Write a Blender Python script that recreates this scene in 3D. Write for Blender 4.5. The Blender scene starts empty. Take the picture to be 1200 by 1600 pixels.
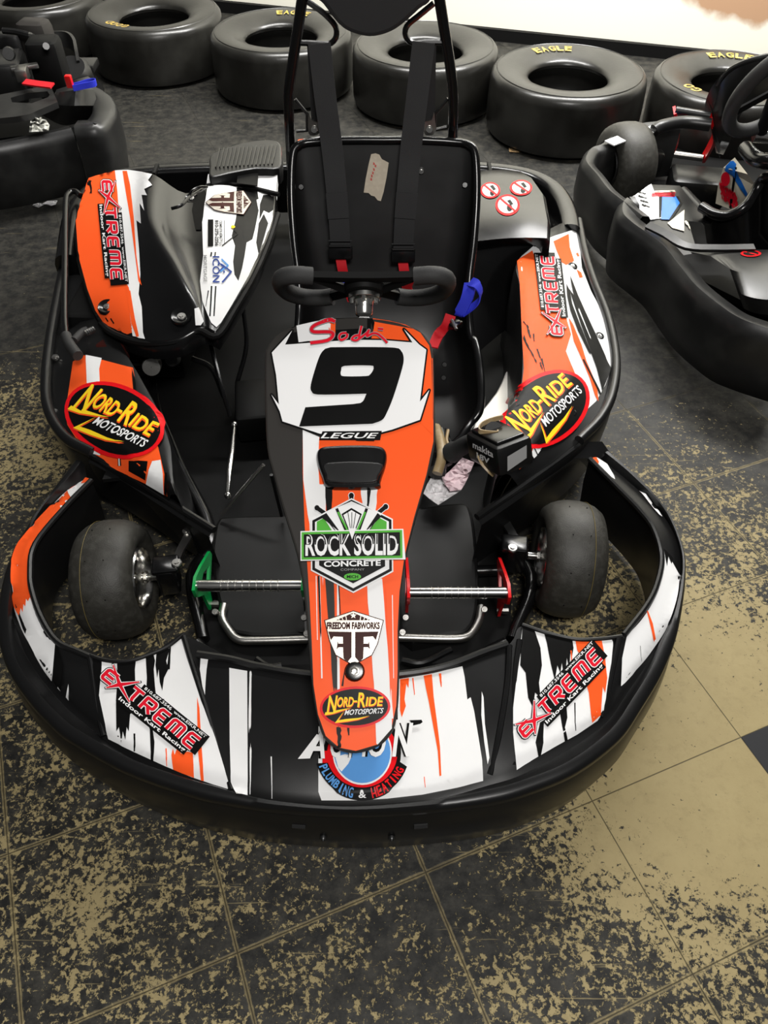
import bpy, bmesh, math, random
from mathutils import Vector, Matrix
from mathutils.bvhtree import BVHTree
from mathutils.geometry import tessellate_polygon

R = math.radians
SC = bpy.context.scene
COL = SC.collection
random.seed(7)

# ------------------------------------------------------------------ camera
CH, CP, CF = 1.45, R(48.5), 1220.0
cam_d = bpy.data.cameras.new('camera')
cam_d.sensor_fit = 'VERTICAL'
cam_d.sensor_height = 24.0
cam_d.lens = 24.0 * CF / 1600.0
cam_d.clip_start = 0.02
cam = bpy.data.objects.new('camera', cam_d)
COL.objects.link(cam)
cam.location = (0, 0, CH)
cam.rotation_euler = (R(90) - CP, 0, 0)
SC.camera = cam

# ------------------------------------------------------------------ light
SC.view_settings.view_transform = 'Standard'
SC.view_settings.look = 'None'
SC.view_settings.gamma = 1.0
SC.view_settings.use_curve_mapping = False
SC.view_settings.exposure = 0.0
w = bpy.data.worlds.new('world')
SC.world = w
w.use_nodes = True
w.node_tree.nodes['Background'].inputs[0].default_value = (1.0, 1.0, 1.0, 1)
w.node_tree.nodes['Background'].inputs[1].default_value = 0.06


def area(name, loc, target, sx, sy, power, col=(1, 0.96, 0.9)):
    l = bpy.data.lights.new(name, 'AREA')
    l.shape = 'RECTANGLE'
    l.size, l.size_y = sx, sy
    l.energy = power
    l.color = col
    o = bpy.data.objects.new(name, l)
    COL.objects.link(o)
    o.location = loc
    o.rotation_euler = (Vector(target) - Vector(loc)).to_track_quat('-Z', 'Y').to_euler()
    return o


area('ceiling_lamp_rear', (1.5, 3.5, 2.5), (0.1, 2.0, 0.2), 1.4, 0.35, 44, (1, 0.985, 0.97))
area('ceiling_lamp_front', (0.35, -0.5, 2.8), (0.0, 0.75, 0.2), 0.8, 0.5, 64, (1, 0.975, 0.94))
area('ceiling_lamp_wall', (0.7, 3.3, 2.7), (0.7, 4.6, 0.5), 3.2, 0.3, 230, (1, 0.985, 0.95))


# ------------------------------------------------------------------ pixel helpers
S_, C_ = math.sin(CP), math.cos(CP)


def ray(px, py):
    u, v = (px - 600) / CF, (py - 800) / CF
    return Vector((u, C_ - v * S_, -(S_ + v * C_)))


def P(px, py, z=0.0):
    d = ray(px, py)
    return Vector((0, 0, CH)) + d * ((z - CH) / d.z)


def PY(px, py, y):
    d = ray(px, py)
    return Vector((0, 0, CH)) + d * (y / d.y)


class Plane:
    def __init__(s, a, b, third=None):
        s.o = a
        xd = Vector((1, 0, 0)) if third is None else (third - a)
        s.n = xd.cross(b - a).normalized()
        if s.n.dot(Vector((0, 0, CH)) - a) < 0:
            s.n = -s.n

    def __call__(s, px, py, off=0.0):
        d = ray(px, py)
        o = Vector((0, 0, CH))
        t = (s.o + s.n * off - o).dot(s.n) / d.dot(s.n)
        return o + d * t


def Z1(x, y): return (x / 2.857, y / 2.857 + 560)
def Z2(x, y): return (x / 3, y / 3 + 860)
def Z3(x, y): return (x / 2.857 + 380, y / 2.857 + 740)
def Z4(x, y): return (x / 2.58 + 700, y / 2.58 + 680)
def Z5(x, y): return (x / 3 + 400, y / 3 + 380)
def Z6(x, y): return (x / 3.81 + 700, y / 3.81 + 340)
def ZE(x, y): return (x / 3 + 60, y / 3 + 240)
def Z7(x, y): return (x / 3.871 + 890, y / 3.871 + 60)
def Z8(x, y): return (x / 4.286 + 920, y / 4.286 + 300)
def Z9(x, y): return (x / 5.333, y / 5.333 + 30)
def ZT(x, y): return (x / 3 + 400, y / 3)
def ZD(x, y): return (x / 5.4545 + 640, y / 5.4545 + 560)


def zz(f, pts): return [f(*p) for p in pts]


def catmull(pts, n=6, closed=False):
    pts = [Vector(p) for p in pts]
    L = len(pts)
    out = []
    rng = range(L) if closed else range(L - 1)
    for i in rng:
        if closed:
            a, b, c, d = pts[i - 1], pts[i], pts[(i + 1) % L], pts[(i + 2) % L]
        else:
            b, c = pts[i], pts[i + 1]
            a = pts[i - 1] if i > 0 else b * 2 - c
            d = pts[i + 2] if i + 2 < L else c * 2 - b
        for k in range(n):
            t = k / n
            out.append(0.5 * ((2 * b) + (c - a) * t + (2 * a - 5 * b + 4 * c - d) * t * t + (3 * b - a - 3 * c + d) * t ** 3))
    if not closed:
        out.append(pts[-1])
    return out


def cat2(pts, n=5, closed=False):
    return [(v.x, v.y) for v in catmull([(p[0], p[1], 0) for p in pts], n, closed)]


# ------------------------------------------------------------------ materials
def rgb(r, g, b):
    f = lambda c: (c / 255 / 12.92) if c / 255 <= 0.04045 else ((c / 255 + 0.055) / 1.055) ** 2.4
    return (f(r), f(g), f(b), 1)


def mat(name, col, rough=0.4, metal=0.0, spec=0.5, bump=0.0, bscale=300.0, vary=0.0, vscale=12.0, coat=0.0):
    m = bpy.data.materials.new(name)
    m.use_nodes = True
    nt = m.node_tree
    b = nt.nodes['Principled BSDF']
    b.inputs['Base Color'].default_value = col
    b.inputs['Roughness'].default_value = rough
    b.inputs['Metallic'].default_value = metal
    b.inputs['Specular IOR Level'].default_value = spec
    b.inputs['Coat Weight'].default_value = coat
    tc = nt.nodes.new('ShaderNodeTexCoord')
    if bump:
        n = nt.nodes.new('ShaderNodeTexNoise')
        n.inputs['Scale'].default_value = bscale
        n.inputs['Detail'].default_value = 3
        nt.links.new(tc.outputs['Object'], n.inputs['Vector'])
        bp = nt.nodes.new('ShaderNodeBump')
        bp.inputs['Strength'].default_value = bump
        bp.inputs['Distance'].default_value = 0.002
        nt.links.new(n.outputs['Fac'], bp.inputs['Height'])
        nt.links.new(bp.outputs['Normal'], b.inputs['Normal'])
    n = nt.nodes.new('ShaderNodeTexNoise')
    n.inputs['Scale'].default_value = vscale
    n.inputs['Detail'].default_value = 6
    nt.links.new(tc.outputs['Object'], n.inputs['Vector'])
    mr = nt.nodes.new('ShaderNodeMapRange')
    mr.inputs['To Min'].default_value = max(0.02, rough - 0.07)
    mr.inputs['To Max'].default_value = min(1, rough + 0.07)
    nt.links.new(n.outputs['Fac'], mr.inputs['Value'])
    nt.links.new(mr.outputs['Result'], b.inputs['Roughness'])
    if vary:
        mx = nt.nodes.new('ShaderNodeMix')
        mx.data_type = 'RGBA'
        mx.inputs['A'].default_value = col
        mx.inputs['B'].default_value = (min(1, col[0] + vary), min(1, col[1] + vary), min(1, col[2] + vary * 0.9), 1)
        r2 = nt.nodes.new('ShaderNodeMapRange')
        r2.inputs['From Min'].default_value = 0.45
        r2.inputs['From Max'].default_value = 0.75
        nt.links.new(n.outputs['Fac'], r2.inputs['Value'])
        nt.links.new(r2.outputs['Result'], mx.inputs['Factor'])
        nt.links.new(mx.outputs['Result'], b.inputs['Base Color'])
    return m


M = {}
M['plastic'] = mat('black_plastic', (0.006, 0.006, 0.0062, 1), 0.33, spec=.4, bump=0.05, bscale=900)
M['gloss'] = mat('gloss_black', (0.004, 0.004, 0.0042, 1), 0.22, spec=.45)
M['seat'] = mat('seat_plastic', (0.006, 0.006, 0.006, 1), 0.38, spec=.6)
M['satin'] = mat('satin_black_plastic', (0.005, 0.005, 0.005, 1), 0.45, spec=.2)
M['matte'] = mat('matte_black', (0.004, 0.004, 0.004, 1), 0.6, spec=.15)
M['scuffed'] = mat('scuffed_black_plastic', (0.012, 0.012, 0.012, 1), 0.36, bump=0.08, bscale=60, vary=0.012, vscale=14)
M['charcoal'] = mat('charcoal_vinyl', rgb(52, 50, 48), 0.45, spec=.1)
M['black'] = mat('black_vinyl', (0.004, 0.004, 0.004, 1), 0.4, spec=.1)
M['white'] = mat('white_vinyl', (0.82, 0.82, 0.82, 1), 0.35, spec=.1)
M['orange'] = mat('orange_vinyl', rgb(250, 92, 38), 0.38, spec=.1)
M['red'] = mat('red_vinyl', rgb(214, 24, 44), 0.38, spec=.1)
M['oval_red'] = mat('bright_red_vinyl', rgb(226, 22, 30), 0.35, spec=.1)
M['yellow'] = mat('yellow_vinyl', rgb(250, 214, 40), 0.4, spec=.1)
M['green'] = mat('green_vinyl', rgb(84, 172, 62), 0.4, spec=.1)
M['sky'] = mat('light_blue_vinyl', rgb(90, 150, 214), 0.4, spec=.1)
M['navy'] = mat('navy_vinyl', rgb(40, 66, 140), 0.4, spec=.1)
M['silver_v'] = mat('silver_vinyl', rgb(205, 198, 186), 0.3, metal=0.3)
M['maroon'] = mat('maroon_vinyl', rgb(56, 22, 18), 0.4, spec=.1)
M['grey'] = mat('grey_vinyl', rgb(150, 150, 150), 0.4, spec=.1)
M['chrome'] = mat('chrome', (0.72, 0.71, 0.68, 1), 0.2, metal=1.0)
M['steel'] = mat('brushed_steel', (0.42, 0.41, 0.39, 1), 0.34, metal=1.0, bump=0.1, bscale=200)
M['dark_metal'] = mat('dark_metal', (0.05, 0.05, 0.05, 1), 0.35, metal=0.8)
M['rubber'] = mat('kart_rubber', (0.026, 0.0245, 0.020, 1), 0.55, bump=0.25, bscale=420, vary=0.02, vscale=70)
M['race_rubber'] = mat('race_rubber', (0.010, 0.0095, 0.008, 1), 0.31, spec=.6, bump=0.15, bscale=80, vary=0.016, vscale=6)
M['tyre_letters'] = mat('faded_yellow_lettering', rgb(190, 160, 70), 0.6, vary=0.1, vscale=40)
M['pedal_green'] = mat('green_paint', rgb(6, 150, 72), 0.35)
M['pedal_red'] = mat('red_paint', rgb(215, 12, 16), 0.35)
M['webbing'] = mat('black_webbing', (0.018, 0.018, 0.019, 1), 0.75, bump=0.3, bscale=700)
M['web_red'] = mat('red_webbing', rgb(205, 10, 28), 0.7, bump=0.3, bscale=700)
M['web_blue'] = mat('blue_webbing', rgb(28, 42, 190), 0.7, bump=0.3, bscale=700)
M['foam'] = mat('grip_foam', (0.022, 0.022, 0.022, 1), 0.7, bump=0.2, bscale=300)
M['paper'] = mat('white_paper', (0.86, 0.84, 0.85, 1), 0.7)
M['pink_paper'] = mat('pinkish_paper', rgb(205, 180, 186), 0.7)
M['tape'] = mat('beige_tape', rgb(196, 184, 164), 0.7, vary=0.08, vscale=90)
M['tan'] = mat('tan_metal', rgb(150, 128, 92), 0.45, vary=0.1, vscale=60)
M['tan_leaf'] = mat('tan_scrap', rgb(170, 140, 100), 0.8)
M['blue_v'] = mat('blue_vinyl', rgb(22, 104, 196), 0.35)
M['cream_v'] = mat('cream_vinyl', rgb(214, 206, 186), 0.4)
M['bag'] = mat('clear_plastic_bag', (0.6, 0.6, 0.56, 1), 0.3)
M['mould'] = mat('mould_line', rgb(110, 96, 50), 0.6)


# ------------------------------------------------------------------ mesh builder
class MB:
    def __init__(s):
        s.v, s.f, s.m = [], [], []

    def add(s, vs, fs, mi=0):
        b = len(s.v)
        s.v += [Vector(v) for v in vs]
        for f in fs:
            s.f.append(tuple(i + b for i in f))
            s.m.append(mi)

    def loft(s, rows, mi=0, cu=False, cv=False, cap=False):
        n, k = len(rows), len(rows[0])
        fs = []
        for i in range(n if cv else n - 1):
            i2 = (i + 1) % n
            for j in range(k if cu else k - 1):
                j2 = (j + 1) % k
                fs.append((i * k + j, i * k + j2, i2 * k + j2, i2 * k + j))
        if cap:
            fs.append(tuple(range(k))[::-1])
            fs.append(tuple((n - 1) * k + j for j in range(k)))
        s.add([p for r in rows for p in r], fs, mi)

    def tube(s, pts, r, seg=10, closed=False, mi=0, flat=1.0, up=None):
        pts = [Vector(p) for p in pts]
        n = len(pts)
        rows = []
        prev = None
        for i, p in enumerate(pts):
            if closed:
                t = pts[(i + 1) % n] - pts[i - 1]
            else:
                t = pts[min(i + 1, n - 1)] - pts[max(i - 1, 0)]
            t.normalize()
            if prev is None:
                a = up or (Vector((0, 0, 1)) if abs(t.z) < 0.9 else Vector((0, 1, 0)))
            else:
                a = prev
            x = (a - t * a.dot(t)).normalized()
            prev = x
            y = t.cross(x)
            rr = r[i] if isinstance(r, (list, tuple)) else r
            rows.append([p + x * (math.cos(q) * rr) + y * (math.sin(q) * rr * flat) for q in [2 * math.pi * k / seg for k in range(seg)]])
        s.loft(rows, mi, cu=True, cv=closed, cap=not closed)

    def strap(s, pts, wdir, w, th, mi=0):
        pts = [Vector(p) for p in pts]
        rows = []
        for i, p in enumerate(pts):
            t = (pts[min(i + 1, len(pts) - 1)] - pts[max(i - 1, 0)]).normalized()
            wd = wdir[i] if isinstance(wdir, list) else wdir
            x = (wd - t * wd.dot(t)).normalized()
            n = t.cross(x)
            ww = w[i] if isinstance(w, list) else w
            rows.append([p + x * (ww / 2) + n * (th / 2), p - x * (ww / 2) + n * (th / 2), p - x * (ww / 2) - n * (th / 2), p + x * (ww / 2) - n * (th / 2)])
        s.loft(rows, mi, cu=True, cap=True)

    def box(s, c, size, rot=None, mi=0, bev=0.0):
        c = Vector(c)
        hx, hy, hz = [q / 2 for q in size]
        rot = rot or Matrix.Identity(3)
        b = min(bev, hx * 0.9, hy * 0.9, hz * 0.9)
        if b <= 0:
            vs = [(x, y, z) for z in (-hz, hz) for x, y in ((-hx, -hy), (hx, -hy), (hx, hy), (-hx, hy))]
            s.add([c + rot @ Vector(v) for v in vs], [(3, 2, 1, 0), (4, 5, 6, 7), (0, 1, 5, 4), (1, 2, 6, 5), (2, 3, 7, 6), (3, 0, 4, 7)], mi)
            return
        rows = []
        for z, k in ((-hz, b), (-hz + b * 0.3, b * 0.3), (-hz + b, 0), (hz - b, 0), (hz - b * 0.3, b * 0.3), (hz, b)):
            ring = []
            for sx, sy, a0 in ((1, 1, 0), (-1, 1, 90), (-1, -1, 180), (1, -1, 270)):
                for a in (0, 45, 90):
                    q = R(a0 + a)
                    ring.append(c + rot @ Vector((sx * (hx - b) + math.cos(q) * (b - k * 0.8), sy * (hy - b) + math.sin(q) * (b - k * 0.8), z)))
            rows.append(ring)
        s.loft(rows, mi, cu=True, cap=True)

    def lathe(s, prof, origin, axis, seg=32, mi=0, closed=False, capz=False):
        origin, axis = Vector(origin), Vector(axis).normalized()
        a = Vector((0, 0, 1)) if abs(axis.z) < 0.9 else Vector((0, 1, 0))
        x = (a - axis * a.dot(axis)).normalized()
        y = axis.cross(x)
        rows = []
        for r, h in prof:
            rows.append([origin + axis * h + (x * math.cos(2 * math.pi * k / seg) + y * math.sin(2 * math.pi * k / seg)) * r for k in range(seg)])
        s.loft(rows, mi, cu=True, cv=closed, cap=capz)

    def ball(s, c, r, mi=0, seg=12, sc=(1, 1, 1)):
        rows = []
        for i in range(1, 8):
            t = math.pi * i / 8
            rows.append([Vector(c) + Vector((math.sin(t) * math.cos(q) * r * sc[0], math.sin(t) * math.sin(q) * r * sc[1], math.cos(t) * r * sc[2])) for q in [2 * math.pi * k / seg for k in range(seg)]])
        s.loft(rows, mi, cu=True, cap=True)

    def prism(s, loop, vec, mi=0, rim=0.0, holes=None):
        """solid slab: loop (3D, top face) pushed along vec; rim = soft edge width"""
        loop = [Vector(p) for p in loop]
        vec = Vector(vec)
        n = len(loop)
        if holes:
            loops = [loop] + [[Vector(p) for p in h] for h in holes]
            allv = [p for l in loops for p in l]
            tris = tessellate_polygon(loops)
            s.add(allv, [tuple(t) for t in tris], mi)
            s.add([p + vec for p in allv], [tuple(t)[::-1] for t in tris], mi)
            for l in loops:
                s.loft([l, [p + vec for p in l]], mi, cu=True)
            return
        if rim > 0:
            c = sum(loop, Vector()) / n
            inn = []
            nrm = vec.normalized()
            for i in range(n):
                t = (loop[(i + 1) % n] - loop[i - 1]).normalized()
                q = t.cross(nrm)
                if q.dot(c - loop[i]) < 0:
                    q = -q
                inn.append(loop[i] + q * rim)
            r0 = [p + vec for p in loop]
            r1 = [p + nrm * rim for p in loop]
            r2 = [loop[i].lerp(inn[i], 0.3) + nrm * (rim * 0.3) for i in range(n)]
            s.loft([r0, r1, r2, inn], mi, cu=True)
            tris = tessellate_polygon([inn])
            s.add(inn, [tuple(t) for t in tris], mi)
            s.add(r0, [tuple(t)[::-1] for t in tris], mi)
        else:
            tris = tessellate_polygon([loop])
            s.add(loop, [tuple(t) for t in tris], mi)
            s.add([p + vec for p in loop], [tuple(t)[::-1] for t in tris], mi)
            s.loft([loop, [p + vec for p in loop]], mi, cu=True)

    def bolt(s, p, n, r=0.008, mi=0, mi2=0):
        s.lathe([(0.001, 0.004), (r * 0.45, 0.004), (r * 0.5, 0.002), (r * 0.85, 0.002), (r, 0.0), (r, -0.004)], p, n, 14, mi, capz=True)

    def build(s, name, mats, parent=None, label=None, ang=38, sub=0, fix=True):
        me = bpy.data.meshes.new(name)
        me.from_pydata(s.v, [], s.f)
        for m in (mats if isinstance(mats, (list, tuple)) else [mats]):
            me.materials.append(M[m])
        me.polygons.foreach_set('material_index', s.m)
        me.polygons.foreach_set('use_smooth', [True] * len(s.f))
        me.update()
        if fix:
            bm = bmesh.new()
            bm.from_mesh(me)
            bmesh.ops.recalc_face_normals(bm, faces=bm.faces)
            bm.to_mesh(me)
            bm.free()
        if ang:
            me.set_sharp_from_angle(angle=R(ang))
        o = bpy.data.objects.new(name, me)
        COL.objects.link(o)
        if parent:
            o.parent = parent
            loc = parent.get('_w')
            o.matrix_parent_inverse = Matrix.Translation(-Vector(loc)) if loc else Matrix.Identity(4)
        if sub:
            md = o.modifiers.new('subdivision', 'SUBSURF')
            md.levels = md.render_levels = sub
        if label:
            o['label'] = label
        return o


ROOTS = []


def thing(name, label, cat, loc, group=None):
    o = bpy.data.objects.new(name, None)
    COL.objects.link(o)
    o.empty_display_size = 0.1
    o.location = loc
    o['_w'] = list(loc)
    o['label'] = label
    o['category'] = cat
    if group:
        o['group'] = group
    ROOTS.append(o)
    return o


def tag(o, label, cat, group=None):
    o['label'] = label
    o['category'] = cat
    if group:
        o['group'] = group
    return o


def as_part_of(o, parent_obj):
    """make o a sub-part of an already built part (mesh verts are in world space)"""
    o.parent = parent_obj
    root = parent_obj.parent
    o.matrix_parent_inverse = Matrix.Identity(4)
    return o


# ------------------------------------------------------------------ draped vinyl graphics
_tc = {}


def text2d(body, bold=0.0):
    k = (body, bold)
    if k in _tc:
        return _tc[k]
    cu = bpy.data.curves.new('lettering', 'FONT')
    cu.body = body
    cu.offset = bold
    cu.resolution_u = 3
    ob = bpy.data.objects.new('lettering', cu)
    COL.objects.link(ob)
    bpy.context.view_layer.update()
    dg = bpy.context.evaluated_depsgraph_get()
    ev = ob.evaluated_get(dg)
    me = ev.to_mesh()
    vs = [(v.co.x, v.co.y) for v in me.vertices]
    fs = [tuple(p.vertices) for p in me.polygons]
    ev.to_mesh_clear()
    bpy.data.objects.remove(ob)
    bpy.data.curves.remove(cu)
    x0, x1 = min(v[0] for v in vs), max(v[0] for v in vs)
    y0, y1 = min(v[1] for v in vs), max(v[1] for v in vs)
    vs = [((x - x0) / (x1 - x0), (y - y0) / (y1 - y0)) for x, y in vs]
    tr = []
    for f in fs:
        for i in range(1, len(f) - 1):
            tr.append((f[0], f[i], f[i + 1]))
    _tc[k] = (vs, tr)
    return _tc[k]


class Drape:
    """lays 2D artwork (given in photo coordinates) on the surface of a built panel as real thin vinyl faces"""

    def __init__(s, src, out=None, maxlen=22, base=0.0011):
        s.bvh = BVHTree.FromPolygons([tuple(v) for v in src.v], src.f)
        s.out = out or src
        s.maxlen = maxlen
        s.base = base
        s.gap = 0.00045
        s.T = lambda x, y: (x, y)

    def hit(s, px, py, off):
        d = ray(px, py).normalized()
        loc, n, i, dist = s.bvh.ray_cast(Vector((0, 0, CH)), d)
        if loc is None:
            return None
        if n.dot(d) > 0:
            n = -n
        return loc + n * off - d * (off * 0.3)

    def tris(s, vs, tr, mi, layer):
        vs = [s.T(*v) for v in vs]
        vs = list(vs)
        mid = {}
        L2 = s.maxlen ** 2
        out = []
        stack = [tuple(t) for t in tr]
        while stack:
            t = stack.pop()
            best, bi = L2, -1
            for i in range(3):
                a, b = vs[t[i]], vs[t[(i + 1) % 3]]
                l = (a[0] - b[0]) ** 2 + (a[1] - b[1]) ** 2
                if l > best:
                    best, bi = l, i
            if bi < 0:
                out.append(t)
                continue
            a, b, c = t[bi], t[(bi + 1) % 3], t[(bi + 2) % 3]
            k = (min(a, b), max(a, b))
            if k not in mid:
                mid[k] = len(vs)
                vs.append(((vs[a][0] + vs[b][0]) / 2, (vs[a][1] + vs[b][1]) / 2))
            m = mid[k]
            stack += [(a, m, c), (m, b, c)]
        s.cnt = (getattr(s, 'cnt', 0) + 1) % 90
        off = s.base + layer * s.gap + s.cnt * 0.0000045
        mx_, my_ = sum(v[0] for v in vs) / len(vs), sum(v[1] for v in vs) / len(vs)
        pts = []
        for x, y in vs:
            h = s.hit(x, y, off)
            if h is None:
                l = math.hypot(mx_ - x, my_ - y) or 1
                for k in range(1, 7):
                    h = s.hit(x + (mx_ - x) / l * k * 1.5, y + (my_ - y) / l * k * 1.5, off)
                    if h is not None:
                        break
            pts.append(h)
        idx, vv = {}, []
        ff = []
        for t in out:
            if any(pts[i] is None for i in t):
                continue
            if s.maxlen < 60 and max((pts[t[0]] - pts[t[1]]).length, (pts[t[1]] - pts[t[2]]).length) > 0.09:
                continue
            for i in t:
                if i not in idx:
                    idx[i] = len(vv)
                    vv.append(pts[i])
            ff.append(tuple(idx[i] for i in t))
        s.out.add(vv, ff, mi)

    def poly(s, pts, mi, layer=0, holes=None):
        loops = [[Vector((x, y, 0)) for x, y in pts]]
        if holes:
            loops += [[Vector((x, y, 0)) for x, y in h] for h in holes]
        tr = tessellate_polygon(loops)
        s.tris([(p.x, p.y) for l in loops for p in l], tr, mi, layer)

    def ellipse(s, c, ax, ay, mi, layer, k=1.0, k2=None, n=40):
        pts = [(c[0] + (ax[0] * math.cos(a) + ay[0] * math.sin(a)) * k, c[1] + (ax[1] * math.cos(a) + ay[1] * math.sin(a)) * k) for a in [2 * math.pi * i / n for i in range(n)]]
        s.poly(pts, mi, layer)

    def ribbon(s, pts, wd, mi, layer=0, closed=False):
        n = len(pts)
        for i in range(n if closed else n - 1):
            a, b = pts[i], pts[(i + 1) % n]
            dx, dy = b[0] - a[0], b[1] - a[1]
            l = math.hypot(dx, dy) or 1e-6
            nx, ny = -dy / l * wd / 2, dx / l * wd / 2
            s.tris([(a[0] + nx, a[1] + ny), (b[0] + nx, b[1] + ny), (b[0] - nx, b[1] - ny), (a[0] - nx, a[1] - ny)], [(0, 1, 2), (0, 2, 3)], mi, layer)
            if closed or 0 < i:
                m = 8
                s.tris([(a[0] + math.cos(2 * math.pi * q / m) * wd / 2, a[1] + math.sin(2 * math.pi * q / m) * wd / 2) for q in range(m)], [(0, q, q + 1) for q in range(1, m - 1)], mi, layer)

    def streak(s, a, b, wa, wb, mi, layer=0, ra=0.0, rb=0.0, wob=0.04, seed=0, n=7):
        """brush stroke from a to b with ragged ends (ra, rb = ragged length as a share)"""
        rn = random.Random(seed + int(a[0] * 7 + a[1] * 13))
        dx, dy = b[0] - a[0], b[1] - a[1]
        l = math.hypot(dx, dy)
        tx, ty = dx / l, dy / l
        nx, ny = -ty, tx
        L, Rr = [], []
        for i in range(n + 1):
            t = i / n
            w2 = (wa + (wb - wa) * t) / 2
            j1, j2 = rn.uniform(-wob, wob) * max(wa, wb), rn.uniform(-wob, wob) * max(wa, wb)
            L.append((a[0] + dx * t + nx * (w2 + j1), a[1] + dy * t + ny * (w2 + j1)))
            Rr.append((a[0] + dx * t - nx * (w2 + j2), a[1] + dy * t - ny * (w2 + j2)))

        def teeth(p, q, r, sgn):
            if r <= 0:
                return []
            k = max(3, int(math.hypot(p[0] - q[0], p[1] - q[1]) / 3.0))
            k = min(k, 12)
            out = []
            for i in range(1, k * 2):
                t = i / (k * 2)
                e = rn.uniform(0.35, 1.0) * r * l if i % 2 else rn.uniform(0, 0.25) * r * l
                out.append((p[0] + (q[0] - p[0]) * t + tx * sgn * e, p[1] + (q[1] - p[1]) * t + ty * sgn * e))
            return out
        pts = L + teeth(L[-1], Rr[-1], rb, 1) + Rr[::-1] + teeth(Rr[0], L[0], ra, -1)
        s.poly(pts, mi, layer)

    def text(s, body, o, a, b, mi, layer=0, bold=0.0, shear=0.0, ymin=None):
        """o = baseline start, a = full baseline vector, b = full up vector"""
        vs, tr = text2d(body, bold)
        if ymin is not None:
            nv, ntr = [], []
            for t in tr:
                poly = [vs[i] for i in t]
                out = []
                for i in range(3):
                    p, q = poly[i], poly[(i + 1) % 3]
                    if p[1] >= ymin:
                        out.append(p)
                    if (p[1] >= ymin) != (q[1] >= ymin):
                        k = (ymin - p[1]) / (q[1] - p[1])
                        out.append((p[0] + (q[0] - p[0]) * k, ymin))
                if len(out) >= 3:
                    b0 = len(nv)
                    nv += out
                    ntr += [(b0, b0 + i, b0 + i + 1) for i in range(1, len(out) - 1)]
            vs, tr = nv, ntr
        s.tris([(o[0] + a[0] * (x + shear * y) + b[0] * y, o[1] + a[1] * (x + shear * y) + b[1] * y) for x, y in vs], tr, mi, layer)

    def arc_text(s, body, c, r, h, a0, a1, mi, layer, bold=0.0, sq=1.0):
        """letters along the lower arc of a circle, a0..a1 degrees measured from straight down, left to right"""
        n = len(body)
        for i, ch in enumerate(body):
            if ch == ' ':
                continue
            vs, tr = text2d(ch, bold)
            am = a0 + (a1 - a0) * (i + 0.5) / n
            wd = abs(a1 - a0) / n * (0.3 if ch == 'I' else 0.86)
            pts = []
            for x, y in vs:
                q = R(am + (x - 0.5) * wd)
                rr = r - y * h
                pts.append((c[0] + math.sin(q) * rr, c[1] + math.cos(q) * rr * sq))
            s.tris(pts, tr, mi, layer)


GL = {
    'E': [[(1, 1), (.12, 1), (0, .86), (0, .14), (.12, 0), (1, 0)], [(0, .5), (.85, .5)]],
    'T': [[(-.1, 1), (1.1, 1)], [(.5, 1), (.5, .2), (.6, 0)]],
    'R': [[(0, 0), (0, 1), (.9, 1), (1, .88), (1, .56), (.9, .46), (.1, .46)], [(.45, .46), (1, 0)]],
    'M': [[(0, 0), (0, .88), (.1, 1), (.9, 1), (1, .88), (1, 0)], [(.5, 1.0), (.5, .05)]],
}


def racing_sticker(D, O, a, b):
    """the track's red name sticker: O origin, a / b = photo vectors for one unit along / up. mats: 0 black 1 white 2 red"""
    base = D.T
    D.T = lambda x, y: (O[0] + a[0] * x + b[0] * y, O[1] + a[1] * x + b[1] * y)
    ml = D.maxlen
    D.poly([(1.5, 0.05), (8.75, 0.05), (8.75, .7), (9.5, .7), (9.5, 2.98), (2.5, 2.98), (2.5, .8), (1.5, .8)], 0, 1)
    letters = [('E', -.55, .45, .95, 2.0), ('T', 2.05, 2.95, .95, 2.2), ('R', 3.45, 4.4, .95, 2.2), ('E', 4.95, 5.85, .95, 2.2), ('M', 6.3, 7.45, .95, 2.2), ('E', 8.05, 9.0, .95, 2.2)]
    xs = [[(-.5, 2.55), (.9, 1.5), (2.5, .75)], [(.25, .45), (.9, 1.4), (2.1, 2.85)]]
    strokes = []
    for g, x0, x1, y0, y1 in letters:
        for st in GL[g]:
            strokes.append([(x0 + (x1 - x0) * p[0] + (0.10 * (p[1] - .5)), y0 + (y1 - y0) * p[1]) for p in st])
    for mi, layer, w_ in ((0, 2, .62), (1, 3, .44), (2, 4, .28)):
        for st in strokes:
            D.ribbon(st, w_, mi, layer)
        for st in xs:
            k = (w_ + .06)
            p0, pm, p1 = st
            dx, dy = p1[0] - p0[0], p1[1] - p0[1]
            l = math.hypot(dx, dy)
            nx, ny = -dy / l * k / 2, dx / l * k / 2
            e = (w_ - .28) / 2
            p0 = (p0[0] - dx / l * e, p0[1] - dy / l * e)
            p1 = (p1[0] + dx / l * e, p1[1] + dy / l * e)
            D.poly([(p0[0] + nx * .3, p0[1] + ny * .3), (pm[0] + nx, pm[1] + ny), (p1[0] + nx * .3, p1[1] + ny * .3), (p1[0] - nx * .3, p1[1] - ny * .3), (pm[0] - nx, pm[1] - ny), (p0[0] - nx * .3, p0[1] - ny * .3)], mi, layer)
    D.text('810.687.3546  www.EIKR.NET', (2.75, 2.58), (6.55, 0), (0, .3), 1, 3, 0.012)
    D.text('Indoor Kart Racing', (1.62, .17), (7.0, 0), (0, .5), 1, 3, 0.02)
    D.T = base


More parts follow.
